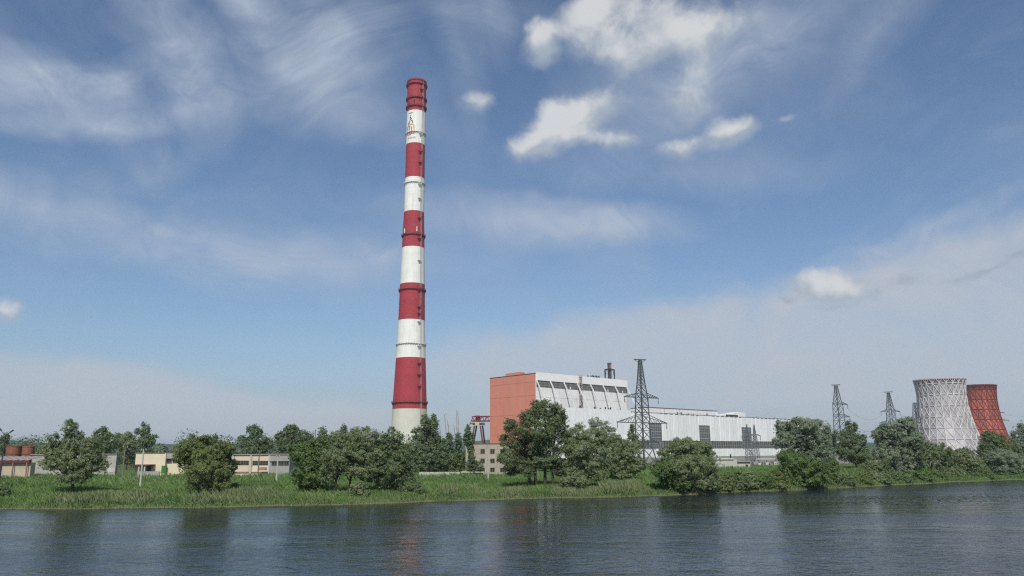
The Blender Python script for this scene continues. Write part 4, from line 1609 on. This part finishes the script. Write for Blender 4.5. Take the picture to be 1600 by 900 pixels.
def tree(lobes_px, bases, Y, label, lm_, name='tree', cat='tree', group=None, lsize=.30, dens=1.0, droop=.25, narrow=.5, bark=None, seed=0, trunk_r=None, depth=1.0, twigs=(), thin=False):
    """lobes_px: (px,py,rx,ry) ellipses that make up the outline as seen; bases: trunk foot pixels' x"""
    rs = np.random.default_rng(seed * 7919 + 13)
    s = Y / FPX
    bx = at(bases[0], 740, Y).x
    bz = gz(bx, Y)
    root = thing(name, (bx, Y, bz), label, cat, group)
    more = []
    for (px, py, rx, ry) in lobes_px:
        more.append((px, py, rx * .9, ry * .9))
        if min(rx, ry) > 7 and not thin:
            for q in range(4):
                a_ = rs.uniform(-.3, PI + .3) if q < 3 else rs.uniform(0, 2 * PI)
                k_ = rs.uniform(.22, .4)
                more.append((px + math.cos(a_) * rx * .86, py - math.sin(a_) * ry * .86, rx * k_, ry * k_ * 1.1))
    lobes_px = more
    xs = [l[0] for l in lobes_px]
    halfw = (max(xs) - min(xs)) / 2 * s
    L = []
    for (px, py, rx, ry) in lobes_px:
        p = at(px, py, Y)
        r3 = max(rx, ry * .9) * s * 1.15 * depth
        oy = rs.uniform(-.4, .4) * (halfw * .7 + rx * s * .4) * depth
        p = CAM + (p - CAM) * ((Y + oy) / Y)
        L.append(((p.x - bx, p.y - Y, p.z - bz), (rx * s, r3, ry * s)))
    V, cents = leaves_for(L, rs, lsize, dens, droop, narrow, 0.0)
    link('crown', np_mesh('crown', V, 4, lm_), root)
    H = max(l[0][2] for l in L)
    tr0 = trunk_r or max(.09, H * .0165)
    bark = bark or M_bark
    stems = []
    for bi, b in enumerate(bases):
        fx = at(b, 740, Y).x - bx
        f = Vector((fx, 0.0 if bi == 0 else rs.uniform(-.8, .8) * depth, -.2))
        stems.append((f, []))
    order = sorted(range(len(L)), key=lambda i: -L[i][0][2])
    for i in order:
        c = Vector(L[i][0])
        k = min(range(len(stems)), key=lambda q: abs(stems[q][0].x - c.x) + rs.uniform(0, .6))
        stems[k][1].append(c)
    lobec = [Vector(l[0]) for l in L]
    cen = [Vector(c) for c in cents]
    for (f, cs) in stems:
        mb = MB()
        if not cs:
            cs = [min(lobec, key=lambda c: (c - f).length)]
        topc = max(cs, key=lambda c: c.z)
        mid = f.lerp(topc, .45) + Vector((rs.uniform(-.3, .3), rs.uniform(-.3, .3), 0)) * (H * .06)
        mid.x = f.x + (topc.x - f.x) * .42 + rs.uniform(-.5, .5) * H * .05
        trunk = [f, f.lerp(mid, .5) + Vector((rs.uniform(-.1, .1), 0, 0)), mid, mid.lerp(topc, .6), topc]
        mb.tube(trunk, [tr0 * 1.25, tr0, tr0 * .8, tr0 * .5, tr0 * .2], 7)
        for c in cs:
            if c is topc:
                continue
            t0 = min(.9, max(.22, c.z / max(topc.z, .1) - .35))
            seg = t0 * 4
            k = int(seg)
            st = trunk[k].lerp(trunk[min(k + 1, 4)], seg - k)
            md = st.lerp(c, .5) + Vector((0, 0, -.08 * (c - st).length))
            mb.tube([st, md, c], [tr0 * .5, tr0 * .34, tr0 * .12], 5)
        if cen:
            for q in range(min(len(cen), 46)):
                c = cen[rs.integers(0, len(cen))]
                b_ = min(cs, key=lambda v: (v - c).length)
                if (b_ - c).length < H * .6:
                    mb.tube([b_ + Vector((0, 0, -.2)), b_.lerp(c, .55) + Vector((0, 0, .1)), c], [tr0 * .16 + .015, tr0 * .1 + .012, .012], 3)
        mb.build('trunk', bark, root)
    for tw in twigs:
        mb = MB()
        pts = [at(px, py, Y) - Vector((bx, Y, bz)) for (px, py) in tw]
        n = len(pts)
        mb.tube(pts, [.11 * (1 - k / n) + .025 for k in range(n)], 5)
        for k in range(1, n):
            for q in range(4):
                p_ = pts[k - 1].lerp(pts[k], rs.random())
                d_ = Vector((rs.uniform(-.6, .6), rs.uniform(-.6, .6), rs.uniform(.6, 1.4))) * rs.uniform(.5, 1.3)
                mb.tube([p_, p_ + d_ * .5 + Vector((d_.x * .2, 0, 0)), p_ + d_], [.045, .03, .015], 4)
        mb.build('dead_limb', M_barkp, root)
    return root


GB = 'trees along the river bank'
GF = 'trees behind the low buildings'
GS = 'shrubs along the water edge'
GM = 'trees between the bank and the plant'
tree([(108, 669, 12, 12), (114, 685, 14, 13), (82, 684, 9, 9), (92, 702, 24, 15), (140, 699, 20, 14), (116, 716, 32, 18), (84, 724, 19, 11), (140, 728, 24, 16), (120, 744, 24, 12), (154, 716, 12, 13), (104, 706, 16, 18)],
     [117], 132, 'solitary willow with a tall leader before the grey block shed', L_willow, 'willow_tree', 'tree', GB, .29, .8, .35, .42, seed=1)
tree([(320, 690, 18, 8), (296, 700, 20, 13), (344, 704, 20, 13), (320, 711, 38, 20), (328, 732, 36, 22), (322, 728, 20, 16), (296, 722, 18, 16), (312, 754, 22, 16), (340, 756, 17, 14), (350, 728, 14, 16)],
     [322, 330], 128, 'dense olive willow before the yellow workshop, left of its windows', L_olive, 'willow_tree', 'tree', GB, .28, 1.35, .3, .45, seed=32)
tree([(480, 714, 26, 20), (500, 695, 16, 11), (466, 706, 14, 12), (486, 740, 26, 20), (500, 722, 16, 20), (470, 745, 14, 14), (490, 758, 18, 10)],
     [486, 494], 138, 'round green bush tree at left end of the clump before the chimney', L_bright, 'bush_tree', 'tree', GB, .30, 1.1, .2, .6, seed=3)
tree([(534, 688, 20, 12), (568, 681, 22, 13), (552, 694, 20, 12), (528, 712, 26, 17), (570, 708, 28, 18), (522, 736, 20, 12), (560, 733, 26, 13), (545, 722, 16, 12), (512, 748, 14, 10), (576, 744, 12, 8)],
     [523, 546, 560], 134, 'spreading willow with leaning stems left of the chimney foot', L_willow, 'willow_tree', 'tree', GB, .29, .72, .35, .42, seed=4)
tree([(614, 683, 15, 13), (600, 696, 14, 12), (616, 706, 24, 17), (632, 712, 14, 14), (614, 732, 24, 16), (636, 740, 14, 12), (604, 750, 18, 14), (626, 752, 20, 13)],
     [617], 136, 'dark leafy tree directly before the chimney foot', L_dark, 'leafy_tree', 'tree', GB, .30, .8, .2, .55, seed=5)
tree([(664, 657, 7, 11), (677, 664, 8, 15), (660, 680, 17, 15), (679, 686, 8, 18), (652, 700, 20, 16), (670, 712, 22, 18), (648, 724, 18, 14), (688, 716, 12, 18), (664, 730, 24, 11)],
     [664, 676], 226, 'tall poplar hiding the right side of the chimney foot', L_poplar, 'poplar_tree', 'tree', GM, .42, 1.0, .05, .6, seed=6)
tree([(700, 694, 9, 15), (716, 690, 6, 15), (690, 704, 9, 14), (706, 714, 16, 16), (720, 716, 10, 16), (700, 728, 22, 10), (718, 730, 10, 9)],
     [702, 714], 228, 'dark tree with bare dead tops left of the tan office', L_dark, 'half_dead_tree', 'tree', GM, .42, .9, .05, .6, seed=7,
     twigs=[[(700, 700), (697, 676), (694.5, 648)], [(702, 696), (701, 672), (699, 656)], [(715, 700), (714, 668), (713.5, 641)], [(716, 692), (716, 668), (715.5, 646)], [(691, 700), (688.5, 684), (687, 664)], [(712, 690), (710.5, 676), (709, 664)]])
tree([(731, 674, 5, 11), (734, 687, 9, 11), (729, 688, 5, 10), (736, 704, 5, 12), (737, 718, 6, 12), (740, 730, 9, 9), (750, 730, 5, 10)],
     [737], 198, 'slender poplar in front of the tan office', L_poplar, 'poplar_tree', 'tree', GM, .36, 1.0, .02, .6, seed=8)
tree([(850, 640, 24, 14), (827, 649, 15, 12), (871, 652, 18, 14), (792, 664, 6, 12), (808, 668, 17, 13), (838, 672, 32, 17), (866, 676, 24, 18), (799, 691, 18, 15), (827, 700, 30, 18), (857, 704, 28, 17), (795, 717, 15, 17), (814, 725, 22, 14), (844, 720, 26, 12), (868, 726, 14, 12), (800, 733, 14, 10), (826, 738, 12, 8), (874, 738, 10, 9)],
     [829, 837, 851, 864], 146, 'largest dark willow on several stems, before the orange wall', L_dark, 'willow_tree', 'tree', GB, .30, .85, .3, .45, seed=9)
tree([(901, 677, 26, 14), (884, 690, 14, 14), (924, 684, 24, 14), (905, 701, 30, 16), (932, 703, 22, 16), (900, 722, 22, 13), (922, 726, 24, 13), (908, 742, 12, 10), (888, 738, 14, 9), (934, 742, 14, 9)],
     [914, 905], 148, 'willow touching the largest one, before the stained annex', L_willow, 'willow_tree', 'tree', GB, .29, .78, .35, .42, seed=10)
tree([(928, 660, 9, 8), (938, 668, 16, 11), (950, 678, 14, 10), (960, 690, 14, 11), (948, 702, 16, 14)],
     [950], 190, 'thin wispy silver willow rising before the annex', L_silver, 'silver_willow', 'tree', GM, .42, .42, .1, .13, seed=11)
tree([(962, 696, 20, 14), (984, 704, 20, 16), (969, 720, 26, 15), (992, 726, 17, 13), (955, 730, 16, 12), (976, 738, 18, 9)],
     [972], 166, 'low spreading willow below the tall dark pylon', L_willow, 'willow_tree', 'tree', GB, .30, 1.0, .3, .45, seed=12)
tree([(988, 668, 3.2, 8), (986, 680, 6, 9), (993, 684, 5, 8), (988, 700, 6, 12)], [988], 305, 'small dark poplar against the white wall beside the tall pylon', L_dark, 'poplar_tree', 'tree', GM, .5, 1.0, .02, .6, seed=13)
tree([(1068, 696, 22, 11), (1055, 708, 26, 14), (1088, 706, 24, 14), (1041, 728, 24, 14), (1102, 724, 20, 17), (1074, 728, 32, 20), (1064, 752, 30, 15), (1096, 752, 26, 15), (1112, 744, 13, 15), (1078, 740, 30, 18), (1110, 758, 13, 9)],
     [1066, 1082, 1092], on_ground(1082, 767), 'broad rounded willow at the water edge, right of tall pylon', L_willow, 'willow_tree', 'tree', GB, .28, 1.1, .3, .45, seed=14)
tree([(1046, 732, 18, 12), (1052, 748, 20, 16), (1034, 738, 14, 10), (1066, 756, 14, 12)], [1052], on_ground(1052, 769), 'bright green bush at foot of the broad rounded willow', L_bright, 'bush', 'bush', GS, .27, 1.1, .2, .6, seed=15)
tree([(1222, 668, 12, 13), (1256, 664, 24, 11), (1280, 670, 15, 15), (1227, 690, 18, 17), (1256, 686, 26, 18), (1280, 694, 18, 18), (1300, 684, 9, 16), (1238, 718, 20, 17), (1270, 716, 22, 18), (1294, 712, 12, 16)],
     [1262, 1274, 1240], 196, 'silvery tree clump at the right end of the white hall', L_silver, 'silver_poplar', 'tree', GB, .36, 1.0, .2, .5, seed=16)
tree([(1236, 722, 22, 16), (1256, 734, 26, 20), (1232, 742, 16, 14), (1280, 740, 18, 16), (1252, 752, 26, 11), (1236, 754, 16, 9)], [1246, 1258], on_ground(1250, 761), 'deep green bush at the foot of the silvery clump', L_bright, 'bush', 'bush', GS, .32, 1.1, .2, .6, seed=17)
tree([(1301, 728, 9, 10), (1300, 744, 11, 12), (1296, 736, 8, 10)], [1300], on_ground(1300, 756), 'narrow bright bush right of the silvery clump', L_bright, 'bush', 'bush', GS, .3, 1.1, .2, .6, seed=18)
tree([(1329, 668, 9, 11), (1325, 685, 15, 13), (1341, 690, 11, 15), (1333, 708, 22, 15), (1318, 704, 12, 14), (1348, 712, 10, 12)], [1340], 238, 'leaning poplar right of the tallest far pylon', L_poplar, 'poplar_tree', 'tree', GM, .42, 1.05, .1, .6, seed=19)
tree([(1394, 668, 16, 10), (1417, 664, 14, 12), (1382, 680, 17, 15), (1410, 684, 22, 15), (1430, 688, 11, 17), (1387, 708, 19, 17), (1416, 709, 25, 19), (1394, 732, 16, 13), (1423, 732, 20, 13), (1440, 708, 12, 14)],
     [1400, 1420], 206, 'big pale green tree left of the pale cooling tower', L_silver, 'white_poplar', 'tree', GB, .38, 1.05, .2, .5, seed=20)
tree([(1382, 676, 15, 11), (1380, 692, 13, 10), (1396, 690, 12, 10)], [1388], 214, 'dark tree top behind the big pale green one', L_dark, 'leafy_tree', 'tree', GB, .38, 1.0, .1, .6, seed=31)
tree([(1454, 703, 12, 13), (1450, 716, 10, 10), (1462, 712, 10, 12)], [1455], 200, 'thin stemmed tree before the pale cooling tower', L_willow, 'young_tree', 'tree', GB, .34, .9, .2, .5, seed=21)
tree([(1475, 708, 12, 15), (1480, 722, 12, 12), (1474, 734, 11, 12)], [1476], 206, 'dark young tree below the pale cooling tower', L_dark, 'young_tree', 'tree', GB, .34, 1.0, .2, .55, seed=22)
tree([(1503, 714, 16, 11), (1515, 722, 20, 13), (1500, 728, 14, 10), (1524, 730, 12, 10)], [1513], 208, 'rounded small tree where the two cooling towers meet', L_willow, 'young_tree', 'tree', GB, .34, 1.0, .2, .5, seed=23)
tree([(1550, 686, 18, 11), (1564, 698, 24, 16), (1548, 704, 18, 14), (1556, 716, 20, 13), (1540, 716, 12, 10)], [1556], 226, 'dark tree before the foot of red cooling tower', L_dark, 'leafy_tree', 'tree', GB, .38, 1.05, .15, .55, seed=24)
tree([(1556, 712, 16, 9), (1572, 718, 20, 14), (1588, 726, 18, 14), (1570, 732, 22, 9)], [1572], 214, 'silvery bush tree before the foot of red cooling tower', L_silver, 'silver_willow', 'tree', GB, .34, .9, .3, .4, seed=25)
tree([(1590, 682, 9, 14), (1598, 670, 6, 12), (1598, 698, 14, 18), (1604, 716, 16, 16)], [1597], 236, 'pale tree cut by the right edge of the photo', L_silver, 'white_poplar', 'tree', GB, .4, 1.0, .15, .5, seed=26)
# shrubs at the water, right
for k, (lob, lab, lmx) in enumerate([
    ([(1136, 752, 13, 11), (1132, 762, 13, 7)], 'light shrub beside the broad rounded willow', L_olive),
    ([(1152, 748, 14, 12), (1156, 759, 15, 8)], 'dark shrub below the pale switch hut', L_dark),
    ([(1172, 748, 14, 11), (1176, 758, 15, 8)], 'grey green shrub below the double armed pole', L_willow),
    ([(1192, 750, 14, 10), (1196, 758, 15, 7)], 'green shrub under the bright white wall', L_bright),
    ([(1212, 748, 13, 11), (1216, 758, 14, 8)], 'olive shrub at right end of bright white wall', L_olive),
    ([(1322, 745, 9, 6), (1332, 749, 9, 5)], 'low shrub under the leaning poplar', L_willow),
    ([(1360, 732, 14, 10), (1364, 742, 15, 8)], 'grey shrub between leaning poplar and big pale tree', L_willow),
    ([(1376, 726, 12, 10), (1380, 738, 12, 10)], 'leafy shrub at left foot of the big pale tree', L_dark)]):
    Yk = on_ground(lob[1][0], lob[1][1] + lob[1][3] * .7)
    tree(lob, [lob[1][0]], Yk, lab, lmx, 'shrub', 'shrub', GS, .28, 1.1, .2, .55, seed=40 + k)
for k, (px, py, lab, lmx) in enumerate([
    (1268, 752, 'dark shrub at the waterline left of the narrow bright bush', L_dark), (1318, 752, 'low dark shrub at the waterline right of the narrow bright bush', L_dark),
    (1285, 750, 'dark low shrub below the narrow bright bush', L_dark), (1376, 748, 'grey low shrub at the waterline left of the big pale tree', L_willow), (1462, 742, 'dark low shrub by the thin stemmed tree', L_dark), (1575, 736, 'dark low shrub under the silvery bush tree', L_dark),
    (1345, 749, 'olive shrub under the leaning poplar at the water', L_olive), (1405, 746, 'dark shrub at foot of the big pale tree', L_dark),
    (1440, 744, 'green shrub left of the thin stemmed tree', L_bright), (1492, 738, 'grey shrub left of the rounded small tree', L_willow),
    (1535, 740, 'dark shrub below the red cooling tower', L_dark), (1430, 722, 'dark bush behind the thin stemmed tree', L_dark)]):
    tree([(px, py, 12, 9), (px + 9, py + 3, 10, 7), (px - 9, py + 3, 9, 6)], [px], on_ground(px, py + 7), lab, lmx, 'shrub', 'shrub', GS, .3, 1.0, .2, .55, seed=80 + k)
tree([(560, 762, 12, 9), (568, 771, 10, 8), (550, 770, 9, 7)], [560], on_ground(560, 777), 'small grey shrub at the waterline below the spreading willow', L_willow, 'shrub', 'shrub', GS, .24, 1.0, .2, .5, seed=50)
tree([(644, 760, 12, 8), (656, 766, 11, 7), (632, 766, 10, 6), (648, 771, 12, 5)], [642], on_ground(642, 773), 'dark shrub on the shore below the chimney', L_dark, 'shrub', 'shrub', GS, .26, 1.1, .2, .55, seed=51)
tree([(366, 760, 9, 7), (376, 766, 9, 6)], [370], on_ground(370, 772), 'dark low shrub right of the dense olive willow', L_dark, 'shrub', 'shrub', GS, .24, 1.1, .2, .55, seed=52)
tree([(5, 768, 10, 9), (-8, 772, 12, 9)], [2], on_ground(2, 778), 'dark low shrub cut by the left edge of the photo', L_dark, 'shrub', 'shrub', GS, .24, 1.1, .2, .55, seed=53)
tree([(895, 740, 11, 9), (905, 752, 14, 8), (884, 752, 9, 8)], [897], 142, 'grey shrub between the stems of the two big willows', L_willow, 'shrub', 'shrub', GS, .26, 1.0, .2, .5, seed=54)
# trees further back on the left
for k, (lob, b, Yk, lab, lmx, nm, kw) in enumerate([
    ([(8, 684, 6, 9), (6, 698, 8, 10)], 7, 290, 'dark tree behind the double street lamp', L_dark, 'leafy_tree', {}),
    ([(160, 682, 13, 12), (172, 690, 13, 13), (164, 700, 16, 14)], 165, 285, 'dark round tree behind the grey block shed', L_dark, 'leafy_tree', {}),
    ([(194, 688, 14, 12), (204, 696, 14, 14), (196, 712, 16, 12)], 197, 300, 'grey green tree left of the yellow workshop', L_willow, 'leafy_tree', {}),
    ([(226, 672, 8, 11), (240, 683, 6, 4), (215, 674, 4, 6), (228, 688, 10, 10), (236, 690, 8, 6), (220, 690, 8, 7), (226, 704, 10, 9)], 227, 270, 'open crowned poplar behind the yellow workshop gable', L_poplar, 'poplar_tree', {'dens': .8}),
    ([(398, 673, 11, 9), (402, 688, 19, 13), (378, 691, 9, 9), (414, 694, 10, 9), (398, 700, 20, 9)], 398, 285, 'broad dark tree behind the cream window band', L_poplar, 'leafy_tree', {}),
    ([(456, 674, 11, 9), (446, 688, 17, 12), (470, 682, 14, 12), (460, 698, 22, 12)], 458, 280, 'dark wide tree above the grey end of the workshop', L_dark, 'leafy_tree', {}),
    ([(486, 684, 4, 10), (488, 698, 6, 10)], 486, 290, 'thin pale stemmed tree beside the slim boxed pole', L_silver, 'young_tree', {'dens': .6, 'bark': M_barkp}),
    ([(504, 677, 7, 11), (506, 692, 9, 12)], 505, 288, 'small pointed poplar right of the slim boxed pole', L_poplar, 'poplar_tree', {}),
    ([(520, 683, 6, 9), (524, 696, 8, 10)], 522, 288, 'small leaning poplar above the round green bush tree', L_poplar, 'poplar_tree', {}),
    ([(537, 672, 6, 9), (540, 686, 8, 10)], 538, 288, 'dark pointed tree top above the spreading willow', L_dark, 'poplar_tree', {}),
    ([(300, 684, 4, 6), (337, 684, 3.5, 6), (300, 696, 8, 8)], 300, 300, 'far tree tips above the dense olive willow', L_dark, 'poplar_tree', {}),
    ([(1352, 712, 9, 7), (1362, 716, 9, 7)], 1356, 420, 'far dark bushy tree between leaning poplar and pale tree', L_dark, 'leafy_tree', {})]):
    dens = kw.pop('dens', 1.0)
    tree(lob, [b], Yk, lab, lmx, nm, 'tree', GF, .5, dens, .1, .6, seed=60 + k, **kw)


# ------------------------------------------------------------------ far wood, grass, reeds, water weed
def far_wood():
    """belt of distant woodland that reads as one mass"""
    rs = np.random.default_rng(77)
    quads = []

    def belt(x0p, x1p, Y0, Y1, n, h0, h1, ls, per):
        for _ in range(n):
            px = rs.uniform(x0p, x1p)
            Y = rs.uniform(Y0, Y1)
            x = at(px, 705, Y).x
            h = rs.uniform(h0, h1) * (1 + .35 * math.sin(px * .045) + .2 * math.sin(px * .13 + 1))
            r = rs.uniform(.32, .5) * h
            g = rs.normal(size=(per, 3))
            g /= np.linalg.norm(g, axis=1)[:, None]
            g2 = g * (rs.uniform(.65, 1.05, per))[:, None]
            c = np.array([x, Y, 1.8 + h * .55])
            pos = c + g2 * np.array([r, r, h * .5]) + rs.normal(size=(per, 3)) * .35
            nrm = g + rs.normal(size=(per, 3)) * .5 + np.array([0, 0, .3])
            nrm /= np.linalg.norm(nrm, axis=1)[:, None]
            lg = rs.normal(size=(per, 3))
            lg -= nrm * np.sum(lg * nrm, axis=1)[:, None]
            lg /= np.linalg.norm(lg, axis=1)[:, None]
            sd = np.cross(nrm, lg)
            s = ls * rs.uniform(.6, 1.3, per)[:, None]
            quads.append(np.stack([pos - lg * s, pos + sd * s * .7, pos + lg * s, pos - sd * s * .7], 1))
    belt(-260, 700, 330, 520, 230, 8, 12.5, .5, 300)
    belt(-260, 640, 560, 900, 150, 11, 17, .85, 190)
    belt(1235, 1750, 560, 760, 90, 6, 9, .8, 150)
    V = np.concatenate(quads).reshape(-1, 3)
    o = link('far_wood', np_mesh('far_wood', V, 4, leaf_mat('far_leaf', (0.069, 0.098, 0.052), (0.184, 0.218, 0.138), .2, .12)))
    tag(o, 'belt of distant woodland behind the low buildings', 'wood', kind='stuff')


far_wood()


def blades(n, xr, tr, hr, wr, rs, lean=.35, clump=0.0, tips=False):
    """grass blades standing on the ground between distances tr behind the shore"""
    x = rs.uniform(xr[0], xr[1], n)
    t = tr[0] + (tr[1] - tr[0]) * rs.random(n) ** 1.3
    if clump:
        x += rs.normal(size=n) * .2
    y = shore(x) + t
    z = zg(x, y) - .05
    h = rs.uniform(hr[0], hr[1], n) * (0.75 + .5 * (np.sin(x * .37 + 1.3 * np.sin(t * .5)) * .5 + .5))
    w = rs.uniform(wr[0], wr[1], n)
    a = rs.uniform(0, PI, n)
    dx, dy = np.cos(a) * w / 2, np.sin(a) * w / 2
    lx, ly = rs.normal(size=n) * lean * h - .12 * h, rs.normal(size=n) * lean * h
    b0 = np.stack([x - dx, y - dy, z], 1)
    b1 = np.stack([x + dx, y + dy, z], 1)
    m_ = np.stack([x + dx * .8 + lx * .35, y + dy * .8 + ly * .35, z + h * .6], 1)
    tp = np.stack([x + lx, y + ly, z + h], 1)
    return np.stack([b0, b1, m_, tp], 1).reshape(-1, 3)


rs = np.random.default_rng(5)
Gm = leaf_mat('grass_blade', (0.053, 0.119, 0.029), (0.194, 0.288, 0.086), .25, .09)
G2 = leaf_mat('dry_grass_blade', (0.089, 0.144, 0.042), (0.268, 0.283, 0.151), .2, .3)
parts_ = []
parts_.append(blades(120000, (-110, 60), (1.0, 45), (.3, .85), (.03, .09), rs))
parts_.append(blades(70000, (55, 260), (1.0, 60), (.3, .85), (.04, .12), rs))
parts_.append(blades(70000, (-140, 140), (35, 110), (.4, 1.1), (.07, .18), rs))
parts_.append(blades(26000, (-110, 230), (0.2, 3.5), (.3, .7), (.05, .12), rs))
o = link('grass', np_mesh('grass', np.concatenate(parts_), 4, Gm))
tag(o, 'tall green grass covering the river bank', 'grass', kind='stuff')
parts_ = []


def px_x(px):
    d = ray(px, 782)
    return (CAM + d * (-CAM.z / d.z)).x


for (l, r, t0, t1, n, h) in ((176, 300, 1, 9, 7000, 1.5), (352, 470, 1, 9, 6500, 1.5), (684, 712, 2, 7, 1500, 1.7), (725, 748, 2, 7, 1300, 1.7), (955, 1035, .6, 8, 6500, 1.8), (-60, 60, 2, 6, 1200, .9),
                             (755, 830, .5, 5, 3200, 1.2), (870, 960, .5, 5, 4200, 1.2), (440, 680, .3, 3, 6000, .7), (1120, 1230, .3, 3, 2500, 1.0), (1240, 1600, .2, 2.2, 6000, .45), (-60, 460, -.2, 1.2, 9000, .5), (460, 700, -.2, 1.2, 5000, .5), (680, 1040, -.2, 1.2, 6500, .5), (1040, 1600, -.2, 1.2, 9000, .5)):
    b_ = blades(n, (px_x(l), px_x(r)), (t0, t1 + 2.5), (h * .3, h * .95), (.035, .09), rs, .2, 1.0).reshape(-1, 4, 3)
    xx = b_[:, 0, 0]
    keep = (np.sin(xx * .55 + l) + np.sin(xx * 1.27 + 2) + rs.normal(size=len(xx)) * .9) > (-.55 if h > .8 else -1.2)
    parts_.append(b_[keep].reshape(-1, 3))
o = link('reeds', np_mesh('reeds', np.concatenate(parts_), 4, G2))
tag(o, 'pale reeds and dry grass fringing the waterline', 'reeds', kind='stuff')


def weed():
    rs = np.random.default_rng(9)
    q = []
    for (px, py, w, d, n) in ((1330, 779, 16, 3.0, 900), (1400, 783, 14, 3.5, 800), (1240, 786, 12, 2.0, 500), (1480, 776, 16, 4.0, 800), (1150, 786, 10, 1.4, 300), (985, 792, 5, .8, 220), (545, 792, 3.5, .6, 160), (490, 791.5, 3, .6, 120), (1290, 777, 8, 2, 300), (1560, 765, 12, 4, 400)):
        dd = ray(px, py)
        c = CAM + dd * (-CAM.z / dd.z)
        x = c.x + rs.normal(size=n) * w
        y = c.y + rs.normal(size=n) * d + .05 * (x - c.x)
        y = np.minimum(y, shore(x) - .3)
        s = rs.uniform(.08, .28, n)
        a = rs.uniform(0, PI, n)
        ca, sa = np.cos(a) * s, np.sin(a) * s
        z = np.full(n, .012) + rs.random(n) * .02
        q.append(np.stack([np.stack([x - ca, y - sa, z], 1), np.stack([x + sa, y - ca, z + .004], 1), np.stack([x + ca, y + sa, z], 1), np.stack([x - sa, y + ca, z + .02], 1)], 1))
    o = link('water_weed', np_mesh('water_weed', np.concatenate(q).reshape(-1, 3), 4, leaf_mat('weed_leaf', (0.05, 0.07, 0.03), (0.12, 0.13, 0.06), .1)))
    tag(o, 'floating weed in patches off the far bank', 'water weed', kind='stuff')


weed()


# ------------------------------------------------------------------ air
hz = MB().box(-3600, 3600, -1600, 4100, -4, 345)
hm = bpy.data.materials.new('thin_haze')
hm.use_nodes = True
hm.node_tree.nodes.clear()
pv = hm.node_tree.nodes.new('ShaderNodeVolumePrincipled')
pv.inputs['Color'].default_value = (0.78, 0.88, 1.0, 1)
pv.inputs['Density'].default_value = 0.00009
ho = hm.node_tree.nodes.new('ShaderNodeOutputMaterial')
hm.node_tree.links.new(pv.outputs[0], ho.inputs['Volume'])
ho_ = hz.build('haze', hm)
ho_['kind'] = 'stuff'
